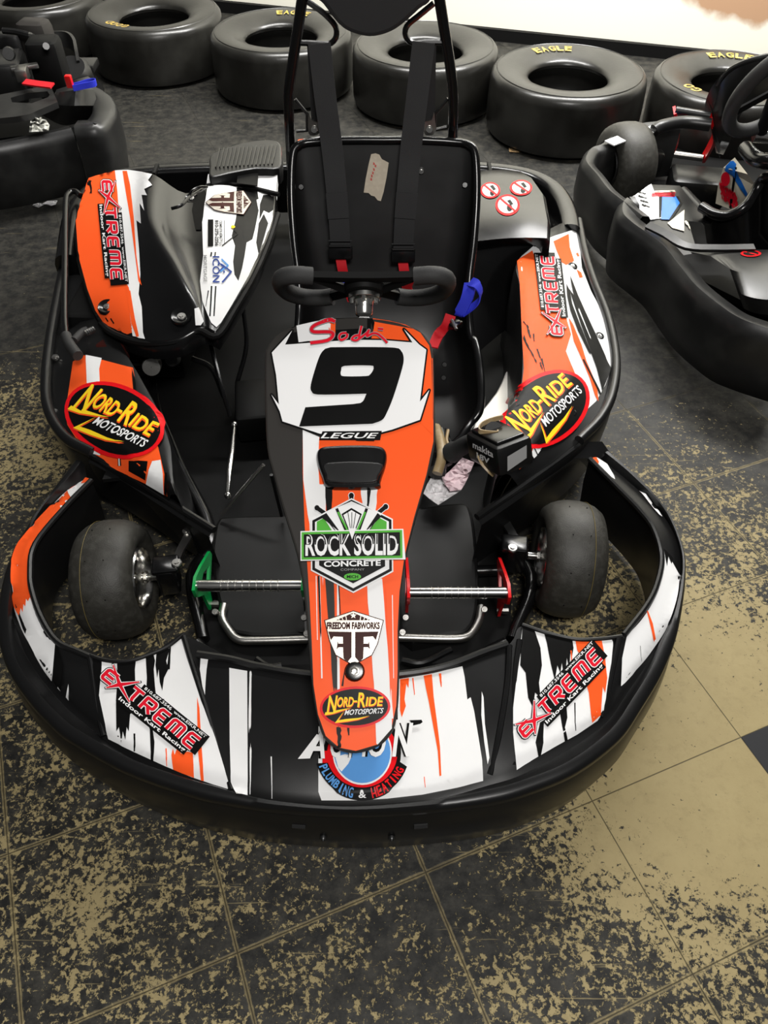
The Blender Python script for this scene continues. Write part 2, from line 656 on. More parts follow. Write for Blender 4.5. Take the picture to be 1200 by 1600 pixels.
def oval_sticker(D, c, ax, ay):
    """mats: 0 black 1 white 2 red 3 yellow 4 orange"""
    base = D.T
    D.T = lambda x, y: (c[0] + ax[0] * x + ay[0] * y, c[1] + ax[1] * x + ay[1] * y)
    ml = D.maxlen
    D.ellipse((0, 0), (1, 0), (0, 1), 2, 1)
    D.ellipse((0, 0), (.93, 0), (0, .88), 0, 2)
    for mi, layer, dx, dy, bo in ((4, 3, .012, -.035, .035), (3, 4, 0, 0, .02)):
        D.text('N', (-.80 + dx, -.22 + dy), (.24, 0), (.03, .80), mi, layer, bo, .1)
        D.text('ORD', (-.53 + dx, .02 + dy), (.47, 0), (.03, .48), mi, layer, bo)
        D.text('R', (.06 + dx, .0 + dy), (.22, 0), (.03, .70), mi, layer, bo)
        D.text('IDE', (.29 + dx, .04 + dy), (.47, 0), (.03, .44), mi, layer, bo)
        D.poly([(-.05 + dx, .24 + dy), (.05 + dx, .24 + dy), (.05 + dx, .32 + dy), (-.05 + dx, .32 + dy)], mi, layer)
        D.poly([(-.84 + dx, -.22 + dy), (-.62 + dx, -.22 + dy), (-.62 + dx, -.16 + dy), (-.1 + dx, -.02 + dy), (-.62 + dx, -.30 + dy), (-.86 + dx, -.36 + dy)], mi, layer)
        D.poly([(-.30 + dx, -.15 + dy), (-.47 + dx, -.62 + dy), (-.25 + dx, -.56 + dy), (.1 + dx, -.52 + dy), (.42 + dx, -.42 + dy), (.1 + dx, -.60 + dy), (-.2 + dx, -.68 + dy), (-.56 + dx, -.74 + dy)], mi, layer)
    D.text('MOTOSPORTS', (-.30, -.38), (1.08, 0.06), (.04, .26), 1, 5, .02, .0)
    D.T = base
OVM = ['black', 'white', 'oval_red', 'yellow', 'orange']
RSM = ['black', 'white', 'red']


# ================================================================== SETTING
def nd(nt, typ, **k):
    n = nt.nodes.new(typ)
    for a, v in k.items():
        if a in ('operation', 'blend_type', 'data_type', 'attribute_name', 'noise_dimensions', 'feature', 'interpolation_type'):
            setattr(n, a, v)
        else:
            n.inputs[a].default_value = v
    return n


def floor_material():
    m = bpy.data.materials.new('worn_painted_floor_tiles')
    m.use_nodes = True
    nt = m.node_tree
    B = nt.nodes['Principled BSDF']
    L = nt.links.new
    geo = nt.nodes.new('ShaderNodeNewGeometry')

    def math_(op, a, b=None, c=None):
        n = nd(nt, 'ShaderNodeMath', operation=op)
        for i, q in enumerate((a, b, c)):
            if q is None:
                continue
            if isinstance(q, (int, float)):
                n.inputs[i].default_value = q
            else:
                L(q, n.inputs[i])
        return n.outputs[0]

    def noise(scale, detail=6, rough=.6, dist=0.0, vec=None):
        n = nt.nodes.new('ShaderNodeTexNoise')
        n.inputs['Scale'].default_value = scale
        n.inputs['Detail'].default_value = detail
        n.inputs['Roughness'].default_value = rough
        n.inputs['Distortion'].default_value = dist
        L(vec or geo.outputs['Position'], n.inputs['Vector'])
        return n.outputs['Fac']

    def mixc(f, a, b):
        n = nd(nt, 'ShaderNodeMix', data_type='RGBA')
        L(f, n.inputs['Factor'])
        for q, s_ in ((a, 'A'), (b, 'B')):
            if isinstance(q, tuple):
                n.inputs[s_].default_value = q
            else:
                L(q, n.inputs[s_])
        return n.outputs['Result']

    def step(x, a, b):
        n = nt.nodes.new('ShaderNodeMapRange')
        L(x, n.inputs['Value'])
        n.inputs['From Min'].default_value = a
        n.inputs['From Max'].default_value = b
        return n.outputs['Result']
    # tile grid, turned 22 degrees
    mp = nt.nodes.new('ShaderNodeMapping')
    mp.vector_type = 'POINT'
    mp.inputs['Rotation'].default_value = (0, 0, R(-21.8))
    L(geo.outputs['Position'], mp.inputs['Vector'])
    sx = nt.nodes.new('ShaderNodeSeparateXYZ')
    L(mp.outputs['Vector'], sx.inputs[0])
    u = math_('DIVIDE', math_('ADD', sx.outputs['X'], .11 + .34 * 20), .34)
    v = math_('DIVIDE', math_('ADD', sx.outputs['Y'], -.072 + .3055 * 20), .3055)
    du = math_('ABSOLUTE', math_('SUBTRACT', math_('FRACT', math_('ADD', u, .5)), .5))
    dv = math_('ABSOLUTE', math_('SUBTRACT', math_('FRACT', math_('ADD', v, .5)), .5))
    dist = math_('MINIMUM', math_('MULTIPLY', du, .34), math_('MULTIPLY', dv, .3055))
    joint = math_('SUBTRACT', 1.0, step(dist, .0006, .0014))
    wearw = math_('MULTIPLY', noise(45, 4), .0062)
    edge = math_('SUBTRACT', 1.0, step(math_('SUBTRACT', dist, wearw), -.0005, .0015))
    # density of bare tile comes from the wear attribute of the mesh
    at = nt.nodes.new('ShaderNodeAttribute')
    at.attribute_name = 'wear'
    wear = at.outputs['Fac']
    n1 = noise(84, 9, .74, .3)
    n2 = noise(17, 5, .6, .5)
    n3 = noise(4.5, 3, .5)
    nn = math_('ADD', math_('MULTIPLY', n1, .66), math_('ADD', math_('MULTIPLY', n2, .22), math_('MULTIPLY', n3, .12)))
    thr = math_('SUBTRACT', .645, math_('MULTIPLY', wear, .225))
    bare = step(math_('SUBTRACT', nn, thr), -.006, .012)
    # fine scratches, stretched noise in two directions
    for rot, sc in ((35, .5), (-18, .55), (100, .4)):
        m2 = nt.nodes.new('ShaderNodeMapping')
        m2.inputs['Rotation'].default_value = (0, 0, R(rot))
        m2.inputs['Scale'].default_value = (3.2, 95, 1)
        L(geo.outputs['Position'], m2.inputs['Vector'])
        sn = noise(1.0, 5, .6, .2, m2.outputs['Vector'])
        s1 = step(math_('ADD', sn, math_('MULTIPLY', wear, .035)), .69, .72)
        bare = math_('MAXIMUM', bare, math_('MULTIPLY', s1, sc))
    edgef = math_('MULTIPLY', edge, step(math_('ADD', wear, math_('MULTIPLY', n2, .5)), .38, .62))
    bare = math_('MAXIMUM', bare, math_('MULTIPLY', edgef, math_('MULTIPLY', n1, 1.1)))
    beige = mixc(noise(9, 6, .7), rgb(146, 131, 92), rgb(168, 153, 112))
    beige = mixc(math_('MULTIPLY', step(noise(38, 8, .75), .5, .72), .35), beige, rgb(120, 106, 74))
    paint = mixc(step(noise(24, 8, .75), .42, .7), rgb(26, 26, 25), rgb(66, 64, 58))
    col = mixc(bare, paint, beige)
    # the one black tile of the checker at the right
    bu = math_('MULTIPLY', math_('COMPARE', math_('FLOOR', u), TILE[0], .1), math_('COMPARE', math_('FLOOR', v), TILE[1], .1))
    col = mixc(bu, col, rgb(38, 39, 42))
    col = mixc(math_('MULTIPLY', joint, .75), col, rgb(26, 22, 14))
    L(col, B.inputs['Base Color'])
    rg = nt.nodes.new('ShaderNodeMapRange')
    rg.inputs['To Min'].default_value = .56
    B.inputs['Specular IOR Level'].default_value = .32
    rg.inputs['To Max'].default_value = .6
    L(bare, rg.inputs['Value'])
    L(rg.outputs['Result'], B.inputs['Roughness'])
    bp = nt.nodes.new('ShaderNodeBump')
    bp.inputs['Strength'].default_value = .5
    bp.inputs['Distance'].default_value = .0015
    h = math_('SUBTRACT', math_('SUBTRACT', math_('MULTIPLY', n1, .5), math_('MULTIPLY', bare, .35)), joint)
    L(h, bp.inputs['Height'])
    L(bp.outputs['Normal'], B.inputs['Normal'])
    return m


_c, _s = math.cos(R(21.8)), math.sin(R(21.8))
_q = P(1185, 1180)
TILE = (math.floor((_q.x * _c + _q.y * _s + .11 + 6.8) / .34), math.floor((-_q.x * _s + _q.y * _c - .072 + 6.11) / .3055))
M['floor'] = floor_material()

blobs = [((1080, 720), .14, .16), ((1130, 1150), .17, .66), ((1190, 1310), .10, .40), ((1010, 1200), .09, .22), ((50, 690), .24, .42), ((20, 620), .2, .2), ((1110, 830), .30, .22), ((1040, 900), .12, .08),
         ((1130, 1040), .11, .15), ((130, 1450), .25, .03), ((480, 1500), .3, .04), ((880, 1560), .09, .2), ((800, 1490), .08, .2), ((950, 1330), .12, .26), ((760, 1370), .10, -.25), ((960, 1400), .08, .05),
         ((900, 1520), .08, -.2), ((720, 1560), .1, -.08), ((1060, 1490), .10, -.02), ((940, 1300), .05, .2), ((480, 1495), .02, .5), ((165, 1395), .02, .15), ((1000, 1440), .07, -.1), ((230, 900), .1, .1), ((900, 1000), .2, .05), ((560, 1400), .14, -.08), ((900, 1250), .06, -.2), ((1150, 1520), .10, .10), ((30, 1010), .2, .1)]
blobs = [(P(*c), r, a) for c, r, a in blobs]


def wear_at(x, y):
    d = .50 - .44 * min(1, max(0, (y - .7) / 1.1)) if y > .7 else .50
    for c, r, a in blobs:
        d += a * math.exp(-((x - c.x) ** 2 + (y - c.y) ** 2) / (2 * r * r))
    return max(0.0, min(1.15, d))


fb = MB()
NX, NY = 90, 130
X0, X1, Y0, Y1 = -4.5, 4.5, -1.2, 6.0
xs = [X0 + (X1 - X0) * i / NX for i in range(NX + 1)]
ys = [Y0 + (Y1 - Y0) * (j / NY) for j in range(NY + 1)]
fb.loft([[(x, y, 0) for x in xs] for y in ys])
o = fb.build('floor', 'floor', ang=0)
o['kind'] = 'structure'
at = o.data.attributes.new('wear', 'FLOAT', 'POINT')
at.data.foreach_set('value', [wear_at(v.co.x, v.co.y) for v in o.data.vertices])

# wall behind the tyres: cream board, brick colour high on the right, black skirting
BRICK = PY(1190, -30, P(1150, 95, 0).y)
wm = bpy.data.materials.new('cream_painted_wall')
wm.use_nodes = True
nt = wm.node_tree
B = nt.nodes['Principled BSDF']
geo = nt.nodes.new('ShaderNodeNewGeometry')
sx = nt.nodes.new('ShaderNodeSeparateXYZ')
nt.links.new(geo.outputs['Position'], sx.inputs[0])
nz = nt.nodes.new('ShaderNodeTexNoise')
nz.inputs['Scale'].default_value = 6
nz.inputs['Detail'].default_value = 7
nt.links.new(geo.outputs['Position'], nz.inputs['Vector'])
# an oval patch of bare brick colour, centred low on the right-hand side
vd = nt.nodes.new('ShaderNodeVectorMath')
vd.operation = 'MULTIPLY_ADD'
vd.inputs[1].default_value = (1.1, 0.0, 3.2)
vd.inputs[2].default_value = (-BRICK.x * 1.1, 0.0, -BRICK.z * 3.2)
nt.links.new(geo.outputs['Position'], vd.inputs[0])
vl = nt.nodes.new('ShaderNodeVectorMath')
vl.operation = 'LENGTH'
nt.links.new(vd.outputs[0], vl.inputs[0])
ma = nd(nt, 'ShaderNodeMath', operation='MULTIPLY_ADD')
ma.inputs[1].default_value = .5
nt.links.new(nz.outputs['Fac'], ma.inputs[0])
nt.links.new(vl.outputs['Value'], ma.inputs[2])
mr = nt.nodes.new('ShaderNodeMapRange')
mr.inputs['From Min'].default_value = .78
mr.inputs['From Max'].default_value = .66
nt.links.new(ma.outputs[0], mr.inputs['Value'])
mx = nd(nt, 'ShaderNodeMix', data_type='RGBA')
mx.inputs['A'].default_value = rgb(244, 241, 226)
mx.inputs['B'].default_value = rgb(188, 150, 118)
nt.links.new(mr.outputs['Result'], mx.inputs['Factor'])
nt.links.new(mx.outputs['Result'], B.inputs['Base Color'])
B.inputs['Roughness'].default_value = .6
M['wall'] = wm

wa, wb = P(300, 12, 0), P(1200, 106, 0)
wd = (wb - wa).normalized()
wa, wb = wa - wd * 1.6, wb + wd * 1.5
wn = Vector((-wd.y, wd.x, 0))
if wn.y < 0:
    wn = -wn
b = MB()
b.prism([wa, wb, wb + Vector((0, 0, 2.6)), wa + Vector((0, 0, 2.6))], wn * .1)
o = b.build('wall_back', 'wall')
o['kind'] = 'structure'
b = MB()
b.prism([wa, wb, wb + Vector((0, 0, .055)), wa + Vector((0, 0, .055))], -wn * .03)
b.build('baseboard_back', 'matte')['kind'] = 'structure'

# ================================================================== RACE TYRES
TH, TR = .25, .325


def tyre_mesh(words, seed):
    rn = random.Random(seed)
    b = MB()
    prof = [(.150, .02), (.170, .005), (.235, .002), (.295, .006), (.316, .018), (.323, .04), (.325, .12), (.322, .205), (.319, .226), (.309, .240), (.295, .2465), (.270, .2475), (.240, .245), (.205, .236), (.178, .222),
            (.168, .215), (.164, .205), (.170, .192), (.20, .18), (.285, .175), (.300, .11), (.285, .06), (.20, .05), (.155, .035)]
    b.lathe(prof, (0, 0, 0), (0, 0, 1), 72, 0, closed=True)
    # raised ring near the shoulder
    b.lathe([(.300, .2445), (.2975, .248), (.295, .2455)], (0, 0, 0), (0, 0, 1), 72, 0)
    for word, a0, a1, h in words:
        n = len(word)
        for i, ch in enumerate(word):
            vs, tr = text2d(ch, .03)
            am = a0 + (a1 - a0) * (i + .5) / n
            wdt = (a1 - a0) / n * .84
            pts = []
            for x, y in vs:
                q = R(am + (x - .5) * wdt)
                rr = .218 + y * h
                zc = .2475 if rr > .24 else .2475 - (.24 - rr) * .16
                pts.append((math.cos(q) * rr, math.sin(q) * rr, zc))
            b.add(pts, tr, 1)
    return b


def make_tyre(px, py, rot, label, words, seed):
    c = P(px, py, TH)
    b = tyre_mesh(words, seed)
    o = b.build('racing_tyre', ['race_rubber', 'tyre_letters'])
    o.location = (c.x, c.y, 0.0)
    o.rotation_euler = (0, 0, R(rot))
    tag(o, label, 'tyre', 'slick racing tyres laid flat along the wall')
    return o


EAGLE = [('EAGLE', 118, 62, .050)]
make_tyre(890, 106, 2, 'black slick tyre lying flat whose full EAGLE word reads clearly, right of the headrest frame', [('EAGLE', 118, 76, .046)], 1)
make_tyre(1150, 117, -4, 'black slick tyre lying flat with yellow letters, partly hidden by the right kart steering wheel', [('EAGLE', 106, 60, .046), ('GO', 225, 205, .046)], 2)
make_tyre(665, 66, 60, 'black slick tyre lying flat, seen between the two harness straps below the headrest', [], 3)
make_tyre(438, 44, -12, 'black slick tyre lying flat, crossed by the left tube of the headrest frame', [('EAGLE', 112, 72, .042)], 4)
make_tyre(238, 14, 5, 'black slick tyre lying flat, directly behind the orange engine cover and left kart corner', [('GOOD', 250, 218, .044)], 5)
make_tyre(52, -14, 5, 'black slick tyre lying flat, leftmost of the row, cut off by the photo corner', [], 6)

# ================================================================== MAIN KART
KG = thing('go_kart', 'orange, white and black racing kart with the number 9 on its nose panel', 'go-kart', tuple(P(565, 900, 0.0)))
V3 = Vector


def lane(st, idx, z, n=5):
    pts = []
    for i, s in enumerate(st):
        p = s[idx]
        zz_ = z[i] if isinstance(z, (list, tuple)) else z
        pts.append(P(p[0], p[1], zz_))
    return catmull(pts, n)


# ---- front bumper -------------------------------------------------
FB = [((118, 722), (139, 748), (143, 750)), ((56, 806), (68, 803), (103, 791)), ((22, 866), (33, 842), (55, 850)), ((4, 925), (15, 896), (47, 896)),
      ((0, 985), (18, 931), (52, 931)), ((12, 1040), (42, 1003), (67, 970)), ((45, 1092), (66, 1043), (90, 1003)), ((85, 1135), (100, 1085), (122, 1018)),
      ((118, 1160), (136, 1118), (140, 1026)), ((200, 1205), (200, 1172), (167, 1032)), ((300, 1240), (280, 1208), (233, 1023)), ((370, 1255), (358, 1231), (290, 995)),
      ((440, 1265), (430, 1250), (400, 1045)), ((555, 1271), (555, 1256), (555, 1062)), ((680, 1264), (680, 1240), (680, 1050)), ((770, 1252), (762, 1215), (790, 1010)),
      ((830, 1235), (810, 1199), (816, 978)), ((900, 1205), (880, 1160), (880, 996)), ((965, 1155), (942, 1118), (956, 998)), ((1000, 1105), (975, 1072), (975, 992)),
      ((1035, 1045), (1022, 1005), (1010, 947)), ((1058, 980), (1049, 963), (1027, 912)), ((1069, 900), (1064, 897), (1034, 870)), ((1064, 852), (1060, 851), (1022, 827)),
      ((1039, 797), (1033, 803), (1000, 797)), ((992, 745), (984, 756), (966, 762)), ((950, 708), (934, 716), (921, 717))]
NS = 6
rim = lane(FB, 0, .20, NS)
out_ = lane(FB, 1, .192, NS)
inn = lane(FB, 2, .222, NS)
cen = V3((P(555, 900, .1).x, P(555, 900, .1).y, 0))
rows = []
for i in range(len(rim)):
    r, o_, q = rim[i], out_[i], inn[i]
    tdir = (rim[min(i + 1, len(rim) - 1)] - rim[max(i - 1, 0)]).normalized()
    nrm = V3((tdir.y, -tdir.x, 0))
    if nrm.dot(r - cen) < 0:
        nrm = -nrm
    g = o_.lerp(r, .25)
    wdt = (r - o_).length
    lip = min(.022, max(.006, wdt * .5))
    a = r - nrm * 0
    rows.append([V3((r.x, r.y, .030)) - nrm * .012, V3((r.x, r.y, .045)) + nrm * .002, V3((r.x, r.y, .11)) + nrm * .012, V3((r.x, r.y, .165)) + nrm * .006, V3((r.x, r.y, .182)) - nrm * .004,
                 V3((r.x, r.y, .192)) + nrm * .004, V3((r.x, r.y, .203)) + nrm * .002, V3((r.x, r.y, .209)) - nrm * (lip * .3), V3((r.x, r.y, .208)) - nrm * (lip * .8), V3((r.x, r.y, .198)) - nrm * lip,
                 V3((g.x, g.y, .186)), o_ + V3((0, 0, -.002)), o_.lerp(q, .08) + V3((0, 0, .006)), o_.lerp(q, .5) + V3((0, 0, .004)), o_.lerp(q, .95), q + V3((0, 0, -.001)), q.lerp(o_, -.02) + V3((0, 0, -.010)), V3((q.x, q.y, .15)) , V3((q.x, q.y, .05)) + (cen - q).normalized() * -.01])
bump = MB()
bump.loft(rows)
D = Drape(bump, maxlen=12, base=.0016)
bb = MB()
D.out = bb
D.gap = .0008
W_, O_, K_, C_H = 1, 2, 0, 3
# outer left band: orange then white
oL = [p[1] for p in FB]
iL = [p[2] for p in FB]
oLs = cat2([(139, 749), (105, 766), (70, 801), (35, 840), (21, 868), (17, 896), (19, 925), (26, 962), (45, 1003), (67, 1043), (82, 1064)], 4)
iLs = cat2([(142, 750), (125, 765), (103, 792), (70, 826), (53, 860), (48, 896), (52, 928), (68, 970), (88, 1003), (87, 1004)], 4)
D.poly(oLs + iLs[::-1], W_, 0)
oo = cat2([(128, 754), (105, 766), (70, 801), (35, 840), (21, 868), (17, 896), (19, 925), (25, 955)], 4)
ii = cat2([(122, 769), (103, 792), (70, 826), (53, 860), (48, 896), (50, 925), (52, 930)], 4)
rag = [(48, 934), (45, 940), (42, 936), (41, 948), (38, 944), (37, 957), (34, 950), (31, 962), (28, 958)]
D.poly(oo[:-1] + rag[::-1] + ii[::-1], O_, 1)
D.poly([(104, 766), (112, 779), (123, 768), (140, 750), (130, 753)], W_, 2)
D.poly([(135, 748), (128, 757), (135, 756), (142, 750)], O_, 3)
D.poly([(88, 1004), (84, 1062), (95, 1080), (100, 1040)], K_, 1)
D.poly([(108, 1069), (104, 1090), (109, 1094)], W_, 1)
D.poly([(92, 1072), (91, 1076), (96, 1081)], W_, 1)
# left name panel
pl = zz(Z2, [(430, 500), (480, 515), (560, 512), (640, 505), (700, 492), (760, 465), (820, 425), (853, 395), (862, 398), (885, 480), (900, 560), (925, 640), (960, 740), (1010, 880), (1078, 1105), (1072, 1118), (1000, 1096), (900, 1062), (780, 1012), (640, 948), (510, 885), (470, 700)])
D.poly(pl, W_, 0)
D.poly(zz(Z2, [(432, 502), (480, 516), (478, 560), (470, 640), (466, 690), (445, 600)]), K_, 1)
D.poly(zz(Z2, [(550, 514), (640, 506), (634, 560), (636, 640), (620, 700), (625, 760), (612, 770), (606, 850), (596, 830), (590, 890), (578, 850), (572, 900), (560, 830), (548, 850), (546, 700), (552, 600)]), K_, 1)
D.poly(zz(Z2, [(684, 500), (720, 485), (728, 520), (722, 560), (728, 640), (735, 700), (728, 760), (718, 720), (716, 830), (726, 900), (722, 990), (710, 985), (704, 840), (690, 800), (684, 720), (690, 600)]), K_, 1)
D.poly(zz(Z2, [(735, 478), (790, 448), (795, 470), (780, 520), (790, 560), (770, 600), (762, 660), (750, 620), (745, 560), (738, 600), (730, 540)]), K_, 1)
for a, b_, w1, w2 in [((800, 440), (790, 560), 2, 5), ((760, 700), (768, 760), 7, 2), ((632, 860), (634, 940), 3, 2)]:
    D.streak(Z2(*a), Z2(*b_), w1, w2, K_, 1)
D.poly(zz(Z2, [(805, 960), (812, 930), (820, 960), (835, 920), (850, 955), (880, 945), (905, 950), (912, 1065), (860, 1045), (815, 1026)]), O_, 1)
D.poly(zz(Z2, [(925, 690), (936, 740), (945, 900), (958, 1080), (944, 1078), (930, 950), (926, 800)]), O_, 1)
D.streak(Z2(780, 930), Z2(785, 1010), 2, 1, O_, 1)
# centre, left half
D.poly(zz(Z2, [(942, 505), (977, 512), (970, 560), (965, 620), (962, 680), (950, 640), (938, 560)]), W_, 1)
cl = zz(Z2, [(1076, 553), (1160, 568), (1163, 1148), (1108, 1142), (1084, 1085), (1078, 900)])
D.poly(cl, W_, 1)
D.streak(Z2(1175, 575), Z2(1172, 820), 3, 4, W_, 1, .05, .2)
D.streak(Z2(1176, 940), Z2(1174, 1140), 3, 1, W_, 1, .2, .05)
D.streak(Z3(126, 1265), Z3(130, 1450), 2.0, .8, W_, 1)
D.streak(Z3(35, 895), Z3(30, 1000), 3, 1, W_, 1, 0, .2)
# centre, right half
cr = zz(Z3, [(690, 920), (780, 905), (880, 885), (978, 862), (988, 910), (1000, 1010), (1015, 1000), (1030, 1060), (1050, 1180), (1066, 1280), (1070, 1372), (960, 1400), (800, 1432), (640, 1450), (500, 1458), (350, 1458), (336, 1420), (336, 1130), (500, 1100), (690, 1100)])
D.poly(cr, W_, 0)
D.poly(zz(Z3, [(700, 921), (740, 915), (738, 960), (728, 940), (720, 1010), (726, 1040), (708, 1090), (700, 1060)]), O_, 1)
D.streak(Z3(757, 915), Z3(765, 990), 2, 1, O_, 1)
D.poly(zz(Z3, [(805, 905), (842, 898), (850, 1000), (858, 1060), (866, 1120), (878, 1220), (884, 1350), (876, 1352), (868, 1240), (846, 1120), (828, 1020), (815, 960)]), O_, 1)
D.streak(Z3(878, 895), Z3(884, 950), 4, 1.5, O_, 1, 0, .2)
D.streak(Z3(808, 1355), Z3(812, 1400), 1.2, .8, O_, 1)
D.poly(zz(Z3, [(1064, 975), (1072, 1000), (1078, 1120), (1092, 1220), (1098, 1270), (1090, 1300), (1075, 1200), (1062, 1080)]), W_, 1)
# right name panel
pr = zz(Z4, [(292, 835), (300, 775), (340, 770), (400, 798), (470, 818), (560, 828), (640, 824), (664, 818), (664, 850), (655, 940), (640, 1040), (625, 1110), (600, 1150), (520, 1205), (430, 1255), (340, 1308), (276, 1350), (262, 1200), (262, 1100)])
D.poly(pr, W_, 0)
D.poly(zz(Z4, [(295, 838), (300, 775), (345, 772), (352, 800), (372, 860), (378, 930), (366, 1000), (372, 1060), (350, 1040), (342, 1100), (322, 1060), (312, 960), (290, 930)]), K_, 1)
D.poly(zz(Z4, [(385, 795), (470, 818), (500, 824), (505, 860), (498, 900), (492, 880), (488, 950), (478, 900), (470, 1000), (458, 920), (452, 960), (440, 930), (430, 990), (415, 930), (405, 880), (398, 840)]), K_, 1)
D.poly(zz(Z4, [(450, 1120), (476, 1090), (480, 1140), (470, 1180), (480, 1228), (468, 1234), (460, 1180)]), K_, 1)
D.poly(zz(Z4, [(370, 1160), (386, 1150), (382, 1240), (372, 1290), (362, 1296), (352, 1240)]), K_, 1)
D.streak(Z4(510, 1080), Z4(512, 1190), 2, 1, K_, 1)
D.poly(zz(Z4, [(512, 826), (618, 826), (632, 900), (640, 980), (632, 1040), (622, 1016), (616, 1100), (612, 1126), (578, 1158), (566, 1040), (548, 980), (540, 900), (520, 870)]), O_, 1)
D.streak(Z4(495, 870), Z4(502, 960), 2, 1, O_, 1)
# right outer band
ob = cat2(zz(Z4, [(870, 460), (895, 500), (928, 560), (936, 572), (930, 640), (908, 720), (880, 780), (834, 850), (790, 910), (740, 965), (696, 1012)]), 3)
ib = cat2(zz(Z4, [(720, 806), (770, 755), (815, 690), (848, 620), (862, 560), (866, 500), (870, 462)]), 3)
D.poly(ob + [Z4(695, 1010), Z4(700, 900)] + ib, W_, 0)
D.poly(zz(Z4, [(866, 458), (898, 490), (905, 500), (898, 520), (885, 490), (880, 530), (874, 500)]), K_, 1)
D.poly(zz(Z4, [(796, 702), (804, 712), (822, 760), (836, 832), (828, 842), (820, 800), (806, 740)]), O_, 1)
D.streak(Z4(772, 850), Z4(776, 910), 1, .6, C_H, 1)
D.poly(zz(Z4, [(576, 90), (600, 92), (640, 118), (668, 165), (672, 180), (640, 160), (606, 124)]), W_, 0)
D.poly(zz(Z4, [(574, 89), (596, 92), (606, 110), (604, 120), (590, 104)]), O_, 1)
D.poly(zz(Z4, [(770, 222), (800, 235), (835, 285), (862, 330), (850, 322), (830, 300), (800, 262)]), W_, 0)
fbo = bump.build('front_bumper', ['plastic'], KG, ang=50)
bb.build('bumper_graphics', ['black', 'white', 'orange', 'grey'], fbo, ang=0, fix=False)


def sticker(name, D, fn, mats, parent, label, *args):
    m_ = MB()
    keep = D.out
    D.out = m_
    fn(D, *args)
    D.out = keep
    return m_.build(name, mats, parent, label, ang=0, fix=False)


D.base = .0035
D.gap = .00045
sticker('name_sticker', D, racing_sticker, RSM, fbo, 'red EXTREME sticker reading Indoor Kart Racing', (159.5, 1079), (14.6, 11.7), (10.2, -12.7))
sticker('name_sticker', D, racing_sticker, RSM, fbo, 'red EXTREME sticker reading Indoor Kart Racing', (837, 1157), (12.5, -12.9), (-10.3, -11.7))


def plumbing(D):
    c = Z3(532, 1250)
    s = 1 / 2.857
    D.ellipse(c, (172 * s, 0), (0, 196 * s), 0, 2)
    D.ellipse(c, (156 * s, 0), (0, 156 * s), 2, 3)
    D.poly([(c[0] - 62, c[1] - 3), (c[0], c[1] - 3), (c[0], c[1] + 56), (c[0] - 40, c[1] + 48), (c[0] - 62, c[1] + 30)], 2, 3)
    D.ellipse(c, (132 * s, 0), (0, 144 * s), 1, 4)
    D.ellipse(c, (125 * s, 0), (0, 136 * s), 3, 5)
    D.poly(zz(Z3, [(412, 1270), (455, 1258), (487, 1262), (470, 1300), (440, 1335), (425, 1318)]), 1, 6)
    # ring of words
    cc = (c[0], c[1] - 4)
    ring = [(cc[0] + math.sin(R(a)) * 74, cc[1] + math.cos(R(a)) * 74 * 1.03) for a in range(-74, 75, 6)]
    ring += [(cc[0] + math.sin(R(a)) * 57, cc[1] + math.cos(R(a)) * 57 * 1.03) for a in range(74, -75, -6)]
    D.poly(ring, 0, 6)
    D.arc_text('PLUMBING', cc, 72, 13.0, -70, -12, 3, 7, .03, 1.03)
    D.arc_text('&', cc, 70, 9.5, -6, 6, 1, 7, .02, 1.03)
    D.arc_text('HEATING', cc, 72, 13.0, 12, 66, 2, 7, .03, 1.03)
    # the word ACTION crossing above
    for mi, lay, bo in ((0, 8, .09), (1, 9, .02)):
        D.text('A', Z3(278, 1278), (88 * s, 0), (30 * s, -120 * s), mi, lay, bo)
        D.text('C', Z3(385, 1274), (48 * s, 0), (12 * s, -120 * s), mi, lay, bo)
        D.text('T', Z3(452, 1274), (50 * s, 0), (12 * s, -120 * s), mi, lay, bo)
        D.text('IO', Z3(530, 1272), (100 * s, 0), (12 * s, -120 * s), mi, lay, bo)
        D.text('N', Z3(664, 1270), (76 * s, 0), (18 * s, -150 * s), mi, lay, bo + .01)
    D.poly(zz(Z3, [(742, 1108), (795, 1106), (800, 1116), (790, 1124), (756, 1132)]), 0, 8)
    D.poly(zz(Z3, [(246, 1280), (330, 1170), (344, 1176), (300, 1278)]), 1, 9)


sticker('round_sticker', D, plumbing, ['black', 'white', 'oval_red', 'sky'], fbo, 'round red and blue ACTION PLUMBING & HEATING sticker')
D.base = .0011

# ridges that divide the fairing panels
b = MB()
for pts, zs in (([(140, 1022), (146, 1060), (152, 1105), (163, 1150)], (.224, .212, .2, .19)), ([(287, 994), (297, 1028), (318, 1095), (340, 1170), (362, 1234)], (.226, .22, .21, .2, .19)),
                ([(796, 1008), (792, 1070), (779, 1150), (765, 1210)], (.226, .215, .205, .193)), ([(967, 996), (958, 1040), (948, 1085), (938, 1120)], (.224, .213, .202, .192)),
                ([(812, 1000), (804, 1060), (801, 1130), (803, 1196)], (.222, .212, .2, .19))):
    b.tube(catmull([P(p[0], p[1], z) for p, z in zip(pts, zs)], 5), .0055, 8)
b.tube(catmull([P(p[0], p[1], .226) for p in [(308, 1022), (360, 1030), (400, 1040), (470, 1052), (555, 1058), (640, 1052), (700, 1040), (758, 1018), (793, 1006)]], 5), .007, 8)
b.tube(catmull([P(p[0], p[1], .225) for p in iL[0:9]], 5), .006, 8)
b.tube(catmull([P(p[0], p[1], .225) for p in [(140, 1024), (167, 1032), (200, 1033), (233, 1023), (262, 1010), (288, 990)]], 5), .004, 8)
b.tube(catmull([P(p[0], p[1], .225) for p in [(816, 976), (855, 989), (901, 999), (940, 998), (972, 994)]], 5), .004, 8)
